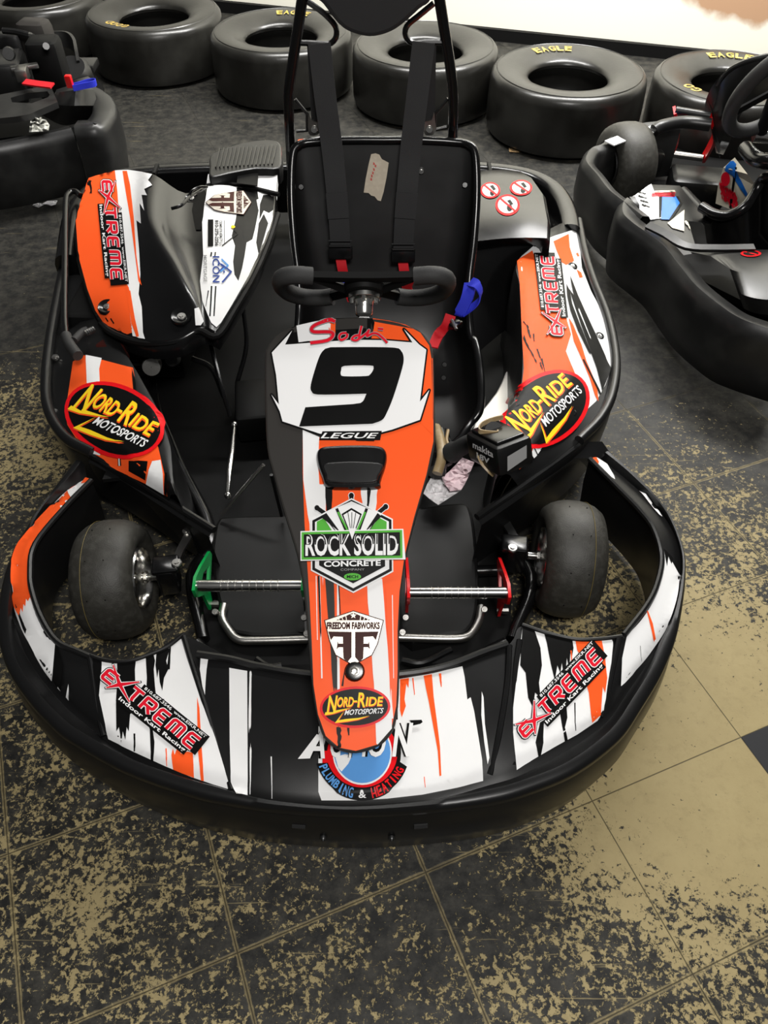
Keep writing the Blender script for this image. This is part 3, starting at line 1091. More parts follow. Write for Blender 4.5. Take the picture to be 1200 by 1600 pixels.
b.tube(catmull([P(p[0], p[1], .225) for p in iL[19:]], 5), .006, 8)
b.build('bumper_ridge', 'plastic', fbo)
# small slots and screws on the front face
for px in (505, 612):
    b = MB()
    b.bolt(PY(px, 1311, rim[13 * NS].y - .013), V3((0, -1, 0)), .006)
    b.build('screw', 'dark_metal', fbo)
for px, sg in ((467, 1), (657, -1)):
    q = P(px, 1282, .17)
    b = MB()
    yy = rim[13 * NS].y - .012
    b.prism([V3((q.x - .012 * sg, yy + .004, .158)), V3((q.x + .010 * sg, yy + .003, .152)), V3((q.x + .010 * sg, yy + .003, .158))], (0, .01, 0))
    b.build('air_slot', 'dark_metal', fbo)

# ---- nose panel ---------------------------------------------------
PA, PB = P(548, 497, .60), P(555, 1176, .26)
NP = Plane(PA, PB)
nose = cat2([(414, 560), (418, 541), (436, 520), (475, 504), (540, 495), (602, 498), (645, 510), (668, 528), (677, 552), (679, 620), (680, 690), (669, 742), (650, 808), (635, 868), (627, 925), (624, 985), (624, 1050), (622, 1105),
             (614, 1142), (592, 1166), (556, 1177), (527, 1171), (506, 1153), (494, 1116), (487, 1070), (481, 1000), (474, 925), (464, 868), (445, 806), (427, 742), (417, 700), (414, 630)], 4, True)
ring = [NP(*p) for p in nose]
c0 = sum(ring, V3()) / len(ring)
nb = MB()
nn_ = NP.n
nb.prism(ring, -nn_ * .028, 0, rim=.004)
no = nb.build('nose_panel', ['charcoal'], KG, ang=30)
fl = MB()
fl.v, fl.f, fl.m = list(nb.v), list(nb.f), list(nb.m)
Dn = Drape(fl, MB(), maxlen=140, base=.0004)
# graphics  (0 black 1 white 2 orange 3 charcoal)
rt = [(x, y) for x, y in [(676, 560), (677, 620), (677, 690), (666, 742), (647, 808), (632, 868), (624, 925), (621, 985), (621, 1050), (619, 1103), (611, 1139), (590, 1163), (556, 1173), (530, 1168), (509, 1150), (497, 1116), (490, 1070),
                              (487, 1000), (484, 940), (480, 880), (476, 820), (473, 740), (473, 672), (500, 684), (560, 684), (655, 656), (664, 600), (668, 560)]]
Dn.poly(rt, 2, 0)
Dn.poly([(473, 672), (499, 683), (497, 720), (499, 755), (506, 800), (497, 812), (486, 830), (481, 805), (474, 750)], 1, 1)
Dn.streak((488, 760), (489, 850), 12, 8, 1, 1, 0, .3)
Dn.streak((503, 757), (505, 880), 14, 4, 1, 1, 0, .3)
Dn.streak((514, 760), (511, 880), 10, 4, 0, 2, 0, .3, .15)
Dn.streak((577, 760), (576, 850), 26, 14, 1, 1, 0, .15)
Dn.streak((577, 762), (575, 790), 6, 3, 0, 2, 0, .4)
Dn.streak((585, 905), (604, 1160), 24, 25, 1, 1, 0, 0, .04)
Dn.poly([(574, 905), (596, 905), (600, 960), (604, 1040), (612, 1080), (612, 1138), (590, 1163), (588, 1162), (584, 1060), (578, 980)], 1, 1)
Dn.streak((604, 915), (610, 1070), 3, 2, 2, 2, 0, .2)
Dn.streak((499, 900), (503, 1060), 2.2, 2, 1, 1)
Dn.streak((494, 900), (496, 1000), 1.4, 1, 1, 1)
Dn.streak((514, 890), (524, 1072), 13, 9, 3, 1, 0, .06, .08)
Dn.streak((528, 900), (529, 1072), 3, 4, 1, 1, .1, .1)
Dn.streak((498, 900), (501, 985), 3, 2, 0, 2, 0, .2)
Dn.streak((529, 910), (532, 960), 2, 1.5, 0, 2)
Dn.streak((530, 1137), (530, 1168), 7, 5, 0, 1, .1, 0, .2)
Dn.streak((535, 1072), (539, 1045), 3, 1, 0, 1)
Dn.streak((544, 1136), (545, 1148), 4, 2, 0, 1, 0, .2)
Dn.streak((613, 930), (615, 1060), 1.3, 1, 1, 2)
# top strip
Dn.poly(zz(Z5, [(150, 395), (200, 385), (262, 367), (375, 350), (520, 346), (525, 455), (375, 458), (130, 480)]), 0, 0)
Dn.poly(zz(Z5, [(190, 388), (262, 367), (320, 360), (350, 380), (345, 455), (240, 460), (200, 466)]), 1, 1)
Dn.poly(zz(Z5, [(322, 358), (375, 352), (372, 430), (352, 450), (340, 400)]), 2, 1)
Dn.streak(Z5(335, 360), Z5(340, 450), 3, 2, 1, 2)
Dn.poly(zz(Z5, [(545, 350), (620, 356), (700, 378), (770, 420), (812, 480), (822, 540), (826, 700), (830, 900), (770, 840), (760, 740), (790, 505), (730, 462), (540, 452), (552, 400)]), 2, 0)
Dn.poly(zz(Z5, [(520, 348), (545, 350), (556, 372), (550, 410), (540, 372), (536, 452), (520, 455)]), 0, 1)
plate = zz(Z5, [(75, 515), (170, 412), (137, 478), (300, 466), (460, 455), (600, 457), (733, 468), (693, 405), (765, 478), (798, 502), (768, 745), (812, 690), (768, 830), (640, 875), (575, 892), (440, 897), (300, 895), (200, 862), (125, 837), (112, 790), (73, 712), (108, 758), (95, 620)])
Dn.ribbon(plate, 5.2, 0, 2, True)
Dn.poly(zz(Z5, [(296, 925), (312, 884), (590, 882), (582, 925)]), 0, 4)
Dn.poly(plate, 1, 3)
nine = cat2(zz(Z5, [(350, 491), (500, 490), (648, 493), (680, 508), (692, 540), (685, 590), (645, 720), (612, 800), (590, 832), (545, 849)]), 3)
nine2 = zz(Z5, [(380, 855), (203, 862), (232, 772), (350, 764), (455, 757)])
nine3 = cat2(zz(Z5, [(490, 752), (504, 740), (518, 708)]), 3)
nine4 = cat2(zz(Z5, [(420, 711), (290, 712), (262, 698), (258, 665), (285, 570), (305, 520), (325, 498)]), 3)
hole = cat2(zz(Z5, [(415, 578), (535, 576), (551, 584), (548, 600), (535, 618), (515, 626), (415, 627), (398, 618), (400, 598)]), 3, True)
Dn.poly(nine + nine2 + nine3 + nine4, 0, 5, [hole])
sodi = [[(372, 372), (345, 365), (290, 382), (262, 402), (272, 420), (345, 420), (362, 435), (335, 460), (255, 472)], [(425, 425), (400, 428), (390, 445), (400, 458), (425, 445), (428, 428)],
        [(495, 392), (486, 430), (482, 455)], [(486, 435), (462, 440), (450, 455), (470, 460), (486, 450), (500, 440), (520, 425), (530, 412), (520, 440), (545, 428), (570, 430), (600, 455), (615, 472)], [(572, 405), (596, 408)]]
for k, st in enumerate(sodi):
    wv = 5.0 if k == 0 else 3.4
    pp = cat2(zz(Z5, st), 3)
    Dn.ribbon(pp, wv + 2, 4, 6)
    Dn.ribbon(pp, wv, 5, 7)
for mi, lay, bo in ((0, 6, .10), (1, 7, .015)):
    Dn.text('LEGUE', Z5(303, 918), (252 / 3, 0), (7, -26 / 3), mi, lay, bo)
Dn.streak(Z5(470, 925), Z5(555, 928), 2.4, 1.4, 0, 7)
fo = Dn.out.build('nose_graphics', ['black', 'white', 'orange', 'charcoal', 'grey', 'red'], no, ang=0, fix=False)


def rocksolid(D):
    # 0 black 1 white 2 green
    hexo = zz(Z3, [(484, 112), (668, 205), (670, 440), (492, 535), (303, 435), (303, 208)])
    def sc(pts, k, c=Z3(488, 322)):
        return [(c[0] + (x - c[0]) * k, c[1] + (y - c[1]) * k) for x, y in pts]
    for a, b_ in (((330, 155), (372, 185)), ((636, 150), (598, 182)), ((483, 100), (484, 150))):
        D.ribbon([Z3(*a), Z3(*b_)], 8.5, 1, 3)
        D.ellipse(Z3(*a), (5, 0), (0, 5.4), 1, 3)
        D.ribbon([Z3(*a), Z3(*b_)], 6.5, 0, 4)
        D.ellipse(Z3(*a), (3.9, 0), (0, 4.2), 0, 4)
    D.poly(hexo, 1, 5)
    D.poly(sc(hexo, .965), 0, 6)
    D.poly(sc(hexo, .90), 1, 7)
    D.poly(sc(hexo, .80), 0, 8)
    D.poly(zz(Z3, [(330, 218), (484, 135), (640, 218), (640, 262), (330, 262)]), 2, 9)
    D.poly(zz(Z3, [(350, 185), (484, 128), (618, 185), (560, 262), (400, 262)]), 1, 10)
    for tri in ([(345, 195), (372, 180), (432, 262), (428, 262)], [(618, 195), (600, 180), (545, 262), (548, 262)]):
        D.poly(zz(Z3, tri), 0, 11)
    D.ribbon(zz(Z3, [(418, 160), (462, 262)]), 4.4, 0, 11)
    D.ribbon(zz(Z3, [(552, 160), (515, 262)]), 4.4, 0, 11)
    D.ribbon(zz(Z3, [(424, 176), (470, 262)]), 3.0, 2, 12)
    D.ribbon(zz(Z3, [(545, 176), (508, 262)]), 3.0, 2, 12)
    D.ribbon(zz(Z3, [(362, 195), (415, 262)]), 1.2, 0, 12)
    D.ribbon(zz(Z3, [(606, 195), (560, 262)]), 1.2, 0, 12)
    D.poly(zz(Z3, [(440, 185), (484, 158), (530, 185), (487, 300)]), 0, 12)
    D.poly(zz(Z3, [(448, 190), (484, 168), (522, 190), (487, 290)]), 1, 13)
    for x in (470, 486, 502):
        D.ribbon([Z3(486 + (x - 486) * 1.1, 178), Z3(486 + (x - 486) * .35, 255)], 1, 0, 14)
    bar = [(258, 262), (714, 252), (716, 386), (258, 394)]
    D.poly(zz(Z3, bar), 1, 15)
    D.poly(zz(Z3, [(263, 267), (709, 257), (711, 381), (263, 389)]), 2, 16)
    D.poly(zz(Z3, [(273, 277), (699, 267), (701, 371), (273, 379)]), 0, 17)
    D.poly(zz(Z3, [(470, 250), (505, 250), (487, 300)]), 1, 18)
    D.text('ROCK SOLID', Z3(280, 374), (412 / 2.857, -4 / 2.857), (0, -98 / 2.857), 1, 18, .03)
    D.text('ROCK SOLID', Z3(280, 374), (412 / 2.857, -4 / 2.857), (0, -98 / 2.857), 0, 19, -.012, 0, .52)
    D.text('CONCRETE', Z3(362, 422), (252 / 2.857, -2), (0, -26 / 2.857), 1, 18, .03)
    D.text('COMPANY', Z3(436, 439), (106 / 2.857, -.5), (0, -10 / 2.857), 4, 18, .0)
    D.ellipse(Z3(489, 465), (38 / 2.857, 0), (0, 16 / 2.857), 2, 18)
    D.text('MICH', Z3(464, 472), (50 / 2.857, 0), (0, -14 / 2.857), 0, 19, .03)


Dn.base = .0012
sticker('shield_sticker', Dn, rocksolid, ['black', 'white', 'green', 'white', 'grey'], no, 'green and black ROCK SOLID CONCRETE sticker')


def fabworks(D):
    # 0 maroon 1 silver 2 dark
    s = [(492, 612), (628, 655), (602, 760), (576, 812), (492, 858), (412, 812), (385, 750), (362, 655)]
    D.poly(zz(Z3, s), 0, 3)
    c = Z3(492, 730)
    D.poly([(c[0] + (x - c[0]) * .965, c[1] + (y - c[1]) * .965) for x, y in zz(Z3, s)], 1, 4)
    D.text('FREEDOM FABWORKS', Z3(374, 696), (236 / 2.857, 0), (0, -32 / 2.857), 0, 5, .05)
    star = []
    for i in range(10):
        r = 15 if i % 2 == 0 else 6.5
        star.append(Z3(492 + math.sin(math.pi * i / 5) * r, 635 - math.cos(math.pi * i / 5) * r))
    D.poly(zz(Z3, [(415, 656), (492, 622), (570, 656)]), 0, 5)
    D.poly(star, 1, 6)
    for k in range(3):
        for sg in (-1, 1):
            D.ribbon([Z3(492 + sg * (34 + k * 18), 634 + k * 5), Z3(492 + sg * (30 + k * 16), 656)], 1.1, 1, 6)
    for sg in (-1, 1):
        X = lambda x, y: Z3(492 + sg * x, y)
        D.poly([X(8, 708), X(112, 706), (X(100, 745)), X(88, 728), X(46, 730), X(46, 760), X(66, 760), X(70, 750), X(74, 786), X(66, 776), X(46, 776), X(44, 826), X(26, 842), X(8, 820)], 0, 5)


sticker('badge_sticker', Dn, fabworks, ['maroon', 'silver_v'], no, 'silver FREEDOM FABWORKS badge sticker')
sticker('oval_sticker', Dn, oval_sticker, OVM, no, 'black oval NORD-RIDE MOTOSPORTS sticker with red ring', (555, 1105), (55, -1), (1, -32.5))
b = MB()
b.lathe([(.001, .006), (.008, .007), (.014, .006), (.0165, .003), (.017, 0)], NP(554, 1049), nn_, 20)
k = b.build('nose_bolt', 'gloss', no)
b = MB()
b.lathe([(.003, .0062), (.006, .0085), (.009, .0078), (.0095, .0065)], NP(554, 1049), nn_, 6, capz=True)
b.build('bolt_head', 'steel', k)
# raised black catch in the middle of the nose
loop = cat2(zz(Z5, [(276, 975), (300, 948), (360, 940), (450, 937), (540, 938), (600, 948), (622, 985), (615, 1040), (598, 1090), (590, 1120), (580, 1148), (450, 1152), (330, 1146), (300, 1090), (280, 1030)]), 3, True)
b = MB()
b.prism([NP(x, y, .016) for x, y in [((px - 549) * .95 + 549, (py - 727) * .95 + 727) for px, py in loop]], -nn_ * .0165, 0, rim=.006)
k = b.build('catch', 'gloss', no, 'black moulded catch')
b = MB()
b.prism([NP(x, y, .020) for x, y in cat2(zz(Z5, [(315, 1035), (400, 1022), (500, 1022), (595, 1035), (575, 1090), (545, 1120), (350, 1120), (325, 1085)]), 3, True)], -nn_ * .006, 0, rim=.003)
b.build('catch_pad', 'plastic', k)

# ---- left side pod ------------------------------------------------
SPL = [((98, 430), (150, 440)), ((80, 520), (180, 520)), ((72, 590), (218, 588)), ((78, 645), (246, 640)), ((112, 697), (264, 690)), ((148, 714), (268, 720)), ((198, 746), (270, 746)), ((262, 784), (276, 774))]


def pod(st, zr, zi, xin, name):
    r_, i_ = lane(st, 0, zr, 5), lane(st, 1, zi, 5)
    rows = []
    c_ = V3((xin, r_[len(r_) // 2].y, 0))
    for k in range(len(r_)):
        r, q = r_[k], i_[k]
        o2 = (r - q)
        o2.z = 0
        o2.normalize()
        rows.append([V3((r.x, r.y, .07)) - o2 * .01, V3((r.x, r.y, .09)) + o2 * .004, V3((r.x, r.y, zr - .06)) + o2 * .012, V3((r.x, r.y, zr - .02)) + o2 * .012, V3((r.x, r.y, zr)) + o2 * .004, V3((r.x, r.y, zr + .004)) - o2 * .006,
                     r.lerp(q, .12), r.lerp(q, .5) + V3((0, 0, .012)), r.lerp(q, .93) + V3((0, 0, .004)), q + V3((0, 0, -.002)), V3((q.x, q.y, zi - .02)) - o2 * .006, V3((q.x, q.y, .06)) - o2 * .02])
    b = MB()
    b.loft(rows)
    return b, r_, i_


pb, r_, i_ = pod(SPL, .215, .27, .0, 'left')
Dl = Drape(pb, MB(), maxlen=10, base=.0028)
Dl.gap = .0008
Dl.poly([(132, 556), (208, 576), (212, 600), (216, 640), (232, 668), (248, 700), (259, 745), (263, 775), (258, 772), (228, 755), (190, 738), (146, 712), (122, 690), (106, 665), (104, 640), (110, 600), (115, 566)], 2, 0)
Dl.poly([(135, 556), (160, 561), (156, 578), (157, 602), (137, 600), (136, 575)], 1, 1)
Dl.poly([(206, 576), (213, 600), (216, 640), (232, 665), (222, 664), (210, 620)], 0, 1)
Dl.poly([(203, 720), (232, 722), (229, 750), (203, 736)], 0, 1)
Dl.poly([(239, 722), (252, 720), (256, 742), (258, 772), (230, 756), (234, 735)], 1, 1)
Dl.poly([(137, 690), (160, 704), (158, 712), (146, 710), (138, 700)], 1, 1)
Dl.streak((188, 712), (189, 728), 5, 5, 0, 1)
Dl.streak((188, 712), (189, 728), 2, 2, 1, 2)
Dl.poly([(259, 740), (263, 740), (263, 774), (259, 770)], 0, 2)
po = pb.build('side_pod', ['plastic'], KG, ang=50)
Dl.out.build('pod_graphics', ['black', 'white', 'orange'], po, ang=0, fix=False)
Dl.base = .0050; Dl.gap = .00045
sticker('oval_sticker', Dl, oval_sticker, OVM, po, 'black oval NORD-RIDE MOTOSPORTS sticker with red ring', (180, 658), (70, 38), (32, -46))
b = MB()
b.tube(catmull([P(x, y, .225) for x, y in [(98, 425), (80, 520), (72, 590), (76, 640), (102, 683), (146, 708)]], 6), .013, 12)
b.tube(catmull([P(x, y, .215) for x, y in [(146, 712), (200, 742), (262, 782), (335, 828)]], 6), .008, 8)
b.build('pod_rim', 'plastic', po)
for q, r in ((P(86, 558, .232), .009), (P(86, 642, .22), .006)):
    b = MB()
    b.bolt(q, V3((0, -.3, 1)), r)
    b.build('bolt', 'steel', po)
b = MB()
b.lathe([(.004, .0005), (.010, .001), (.011, .003), (.013, .002), (.014, -.002)], P(150, 676, .2375), V3((-.1, -.2, 1)), 18)
b.build('hole_rim', 'gloss', po)
# inner sloping wing that reaches the pedals
b = MB()
top = catmull([P(x, y, .205) for x, y in [(146, 712), (200, 742), (262, 782), (335, 828)]], 5)
b.loft([[p for p in top], [p + V3((0, 0, -.01)) + V3((-.012, -.01, 0)) for p in top], [V3((p.x - .005, p.y + .0, .055)) for p in top]])
b.prism([P(168, 730, .20), P(188, 746, .20), P(160, 749, .20)], (0, 0, -.01))
b.build('pod_wing', 'plastic', po)

# ---- right side pod -----------------------------------------------
SPR = [((903, 345), (845, 366)), ((913, 395), (808, 408)), ((927, 440), (812, 445)), ((950, 500), (815, 510)), ((961, 560), (817, 565)), ((956, 612), (813, 608)), ((938, 655), (799, 632)), ((910, 688), (786, 655)), ((868, 722), (788, 692)), ((812, 760), (780, 738))]
pb, r_, i_ = pod(SPR, .24, .30, .0, 'right')
Dr = Drape(pb, MB(), maxlen=12, base=.0018)
Dr.gap = .0008
Dr.poly(zz(Z6, [(410, 258), (530, 150), (640, 108), (740, 76), (768, 78), (785, 180), (795, 300), (850, 440), (915, 560), (955, 680), (975, 780), (978, 860), (965, 915), (935, 1000), (880, 1095), (820, 1150), (740, 1225), (640, 1310), (540, 1385), (470, 1460), (420, 1500), (400, 1400),
                (335, 1190), (380, 1100), (440, 1010), (452, 900), (440, 700), (428, 400)]), 1, 0)
Dr.poly(zz(Z6, [(410, 258), (500, 200), (520, 260), (560, 300), (640, 420), (690, 560), (730, 700), (700, 800), (740, 900), (780, 1000), (600, 1200), (500, 1350), (540, 1385), (420, 1500), (400, 1400), (335, 1190), (380, 1100), (440, 1010), (452, 900), (440, 700), (428, 400)]), 2, 1)
Dr.poly(zz(Z6, [(625, 145), (715, 100), (722, 180), (748, 260), (728, 275), (700, 285), (672, 268), (640, 190)]), 2, 1)
Dr.poly(zz(Z6, [(762, 312), (790, 330), (800, 360), (780, 362)]), 2, 1)
Dr.streak(Z6(765, 215), Z6(775, 235), 4, 3, 2, 1)
Dr.streak(Z6(575, 170), Z6(590, 225), 2, 2, 2, 1)
Dr.streak(Z6(556, 180), Z6(575, 225), 2, 1, 2, 1)
Dr.poly(zz(Z6, [(715, 600), (740, 640), (790, 760), (820, 860), (880, 1000), (892, 1100), (870, 1060), (840, 960), (790, 840), (745, 740)]), 2, 2)
Dr.poly(zz(Z6, [(722, 350), (735, 380), (770, 470), (810, 560), (870, 690), (950, 870), (970, 905), (915, 1040), (880, 900), (830, 760), (790, 650), (740, 500), (716, 430), (745, 470), (730, 400)]), 0, 3)
Dr.poly(zz(Z6, [(700, 400), (720, 440), (735, 520), (780, 640), (850, 820), (835, 810), (770, 680), (725, 560), (705, 470)]), 0, 3)
Dr.streak(Z6(775, 560), Z6(840, 720), 2, 1, 1, 4, .1, .1)
Dr.streak(Z6(800, 850), Z6(905, 1060), 2.5, 3, 0, 3)
Dr.poly(zz(Z6, [(500, 1370), (545, 1385), (520, 1420), (470, 1465)]), 1, 3)
Dr.ribbon(zz(Z6, [(475, 1400), (500, 1440)]), 2.5, 0, 4)
Dr.ribbon(zz(Z6, [(505, 1375), (525, 1415)]), 1.5, 0, 4)
for a, b_ in (((450, 625), (465, 645)), ((470, 650), (490, 720)), ((505, 700), (510, 740)), ((455, 730), (520, 860)), ((530, 790), (545, 840)), ((556, 850), (575, 930)), ((545, 870), (560, 910))):
    Dr.streak(Z6(*a), Z6(*b_), 2.6, 1.6, 0, 2, .15, .15, .25)
Dr.poly(zz(Z6, [(452, 700), (466, 740), (460, 755), (450, 730)]), 0, 2)
por = pb.build('side_pod', ['plastic'], KG, ang=50)
Dr.out.build('pod_graphics', ['black', 'white', 'orange'], por, ang=0, fix=False)
Dr.base = .0050; Dr.gap = .00045
sticker('name_sticker', Dr, racing_sticker, RSM, por, 'red EXTREME sticker reading Indoor Kart Racing', (889, 518), (-1.5, -12.75), (-14, .2))
sticker('oval_sticker', Dr, oval_sticker, OVM, por, 'black oval NORD-RIDE MOTOSPORTS sticker with red ring', (852, 641), (55, -48), (-39, -37))
b = MB()
b.tube(catmull([P(x, y, .25) for x, y in [(904, 345), (914, 395), (928, 440), (950, 497), (962, 560), (957, 612), (939, 652), (905, 688)]], 6), .012, 12)
b.tube(catmull([P(x, y, .235) for x, y in [(905, 695), (868, 722), (812, 762), (745, 808)]], 6), .008, 8)
b.build('pod_rim', 'plastic', por)
for (x, y), r in (((894, 417), .014), ((936, 526), .012)):
    b = MB()
    q = Dr.hit(x, y, .001)
    b.lathe([(.001, .002), (r * .6, .002), (r * .75, .004), (r, .003), (r * 1.1, -.002)], q, V3((.2, -.2, 1)), 18)
    k = b.build('grommet', 'gloss', por)
    b = MB()
    b.bolt(q + V3((0, 0, .003)), V3((.2, -.2, 1)), r * .45)
    b.build('bolt', 'steel', k)
b = MB()
q = Dr.hit(*Z6(728, 1165), .002)
b.lathe([(.002, .0005), (.009, .001), (.010, .003), (.013, .002), (.014, -.002)], q, V3((.1, -.2, 1)), 18)
b.build('hole_rim', 'gloss', por)
b = MB()
top = catmull([P(x, y, .225) for x, y in [(905, 697), (868, 724), (812, 764), (745, 810)]], 5)
b.loft([[p for p in top], [p + V3((.010, -.01, -.01)) for p in top], [V3((p.x, p.y, .055)) for p in top]])
b.loft([[P(905, 690, .23), P(941, 690, .22), P(952, 706, .20)], [P(888, 716, .22), P(918, 716, .21), P(934, 720, .20)], [P(868, 740, .07), P(915, 735, .07), P(930, 730, .10)]])
b.build('pod_wing', 'plastic', por)

# ---- floor pan, pedals, frame --------------------------------------
b = MB()
pan = [P(x, y, .05) for x, y in [(335, 835), (318, 930), (318, 1015), (400, 1050), (555, 1062), (700, 1050), (795, 1010), (800, 930), (765, 830), (800, 700), (800, 420), (760, 300), (440, 300), (250, 330), (215, 560), (262, 765)]]
b.prism(pan, (0, 0, -.02))
b.build('floor_pan', 'matte', KG)
b = MB()
for path, z, r in (([(318, 1000), (300, 900), (330, 830), (270, 700), (240, 560), (300, 300)], .07, .014), ([(800, 1000), (830, 900), (765, 810), (820, 690), (840, 560), (800, 300)], .07, .014),
                   ([(308, 1005), (345, 1040), (430, 1058), (555, 1064), (690, 1052), (790, 1005)], .08, .013), ([(318, 905), (555, 900), (800, 890)], .07, .013)):
    b.tube(catmull([P(x, y, z) for x, y in path], 5), r, 10)
b.build('chassis_frame', 'gloss', KG)
# dark moulded foot plates
for pts, zt in (([(334, 830), (340, 812), (356, 806), (440, 804), (474, 806), (476, 900), (482, 985), (462, 992), (365, 988), (338, 930), (330, 870)], .085),
                ([(632, 800), (660, 792), (722, 785), (737, 800), (744, 840), (748, 900), (746, 955), (732, 985), (700, 992), (624, 990)], .085)):
    b = MB()
    b.prism([P(x, y, zt) for x, y in cat2(pts, 3, True)], (0, 0, -.03), rim=.008)
    k = b.build('foot_plate', 'satin', KG)
for pth in ([(400, 1030), (420, 1042), (440, 1040)], [(628, 1032), (660, 1036), (705, 1015)]):
    b = MB()
    b.tube(catmull([P(x, y, .10) for x, y in pth], 4), .007, 8)
    b.build('floor_pan_bead', 'gloss', KG)


def pedal(x0, x1, yb, colr, sg, label):
    # x0 outer pixel, x1 inner pixel of the bar
    zb = .20
    a, c = P(x0, yb, zb), P(x1, yb, zb)
    y, z = a.y, zb
    b = MB()
    b.tube([a, c], .0115, 14)
    k = b.build('pedal', 'chrome', KG, label)
    g = MB()
    dx = (c - a)
    for i in range(9):
        p = a + dx * (.24 + .066 * i)
        g.tube([p - dx.normalized() * .0008, p + dx.normalized() * .0008], .0121, 14)
    g.build('grip_rings', 'steel', k)
    for p, nm in ((a, -1), (c, 1)):
        x = p.x
        tri = [(y - .020, z + .012), (y - .017, z - .016), (y + .020, z - .06), (y + .035, z - .135), (y + .055, z - .135), (y + .06, z - .10), (y + .128, z - .062), (y + .122, z - .044), (y + .05, z - .002), (y + .008, z + .018)]
        hole = [(y + .022, z - .025), (y + .042, z - .075), (y + .06, z - .085), (y + .098, z - .060), (y + .05, z - .025)]
        m = MB()
        m.prism([V3((x - .003, q[0], q[1])) for q in tri], (.006, 0, 0), 0, holes=[[V3((x - .003, q[0], q[1])) for q in hole]])
        m.build('pedal_arm', colr, k)
        m = MB()
        m.lathe([(.001, .012), (.008, .012), (.008, .0), (.006, 0), (.006, -.012)], V3((x + .008 * nm * -1, y + .045, z - .128)), V3((-nm, 0, 0)), 8, capz=True)
        m.build('pivot_bolt', 'steel', k)
    return k


pedal(306, 474, 915, 'pedal_green', -1, 'chrome bar pedal with green arms')
pedal(794, 638, 926, 'pedal_red', 1, 'chrome bar pedal with red arms')
for path in ([(350, 945), (347, 965), (358, 985), (372, 999), (400, 1001), (482, 999)], [(752, 948), (748, 970), (738, 988), (726, 996), (700, 998), (622, 996)]):
    b = MB()
    b.tube(catmull([P(x, y, .095) for x, y in path], 5), .0085, 12)
    b.build('front_tube', 'steel', KG)
for x, y in ((336, 956), (475, 965), (479, 990), (634, 965), (629, 988), (757, 952)):
    b = MB()
    b.bolt(P(x, y, .105), V3((0, -.4, 1)), .007)
    b.build('hex_bolt', 'steel', KG)
# steering links
b = MB()
b.tube([P(366, 668, .15), P(363, 705, .15), P(358, 740, .15), P(356, 770, .14)], [.004, .0075, .0075, .004], 10)
k = b.build('tie_rod', 'chrome', KG)
for x, y in ((366, 664), (356, 774)):
    b = MB()
    b.ball(P(x, y, .145), .009)
    b.build('ball_joint', 'chrome', k)
b = MB()
b.tube([P(345, 805, .10), P(412, 726, .22)], .0045, 8)
b.build('support_strut', 'steel', KG)
b = MB()
b.tube([P(440, 806, .10), P(424, 742, .24)], .004, 8)
b.build('support_strut', 'dark_metal', KG)
SW = P(569, 447, .62)
b = MB()
b.tube(catmull([P(555, 700, .10), P(560, 560, .30), SW + V3((0, -.05, -.045))], 5), .013, 10)
b.build('steering_column', 'dark_metal', KG)
b = MB()
b.box(P(540, 560, .07), (.16, .30, .05), None, 0, .01)
b.box(P(400, 640, .10), (.10, .16, .08), Matrix.Rotation(R(8), 3, 'Z'), 0, .01)
b.build('pan_cover', 'matte', KG)


# ---- front wheels --------------------------------------------------
def front_wheel(cx, cy, side, yaw, camber):
    c = P(cx, cy, .128)
    ax = (Matrix.Rotation(R(yaw), 3, 'Z') @ Matrix.Rotation(R(camber), 3, 'Y') @ V3((side, 0, 0))).normalized()  # points inwards to the kart
    hw = .063
    prof = [(.066, hw - .012), (.075, hw - .004), (.092, hw), (.108, hw - .006), (.118, hw - .020), (.1235, hw - .036), (.126, .012), (.1263, 0), (.126, -.012), (.1235, -(hw - .036)), (.118, -(hw - .020)),
            (.108, -(hw - .006)), (.092, -hw), (.075, -(hw - .004)), (.066, -(hw - .012)), (.064, -.03), (.064, .03)]
    b = MB()
    b.lathe(prof, c, ax, 56, 0, closed=True)
    for h in (-.028, .012):
        rr = .1266 if abs(h) < .01 else .1246
        b.lathe([(rr, h - .0006), (rr + .0004, h), (rr, h + .0006)], c, ax, 56, 1)
    up = V3((0, 0, 1)) - ax * ax.z
    for k in range(10):
        q = Matrix.Rotation(R(36 * k + 20), 3, ax) @ up.normalized()
        for h in (-.018, .018):
            b.ball(c + q * .1262 + ax * h, .0014, 2, 6)
    t = b.build('front_wheel', ['rubber', 'mould', 'black'], KG)
    b = MB()
    b.lathe([(.067, .052), (.063, .058), (.059, .052), (.058, .03), (.058, -.03), (.059, -.052), (.063, -.058), (.067, -.052)], c, ax, 40, 0, closed=False)
    b.lathe([(.018, .028), (.030, .024), (.030, .016), (.018, .012)], c, ax, 24, 0, capz=True)
    for k in range(5):
        q = Matrix.Rotation(R(72 * k + 10), 3, ax) @ up.normalized()
        b.strap([c + ax * .02 + q * .02, c + ax * .02 + q * .060], Matrix.Rotation(R(90), 3, ax) @ q, .018, .010)
    b.build('wheel_rim', 'chrome', t)
    b = MB()
    b.tube([c + ax * .02, c + ax * .085], .0085, 12)
    for h in (.035, .05, .06):
        b.tube([c + ax * h, c + ax * (h + .006)], .013, 6)
    b.build('stub_axle', 'chrome', t)
    return c, ax, t


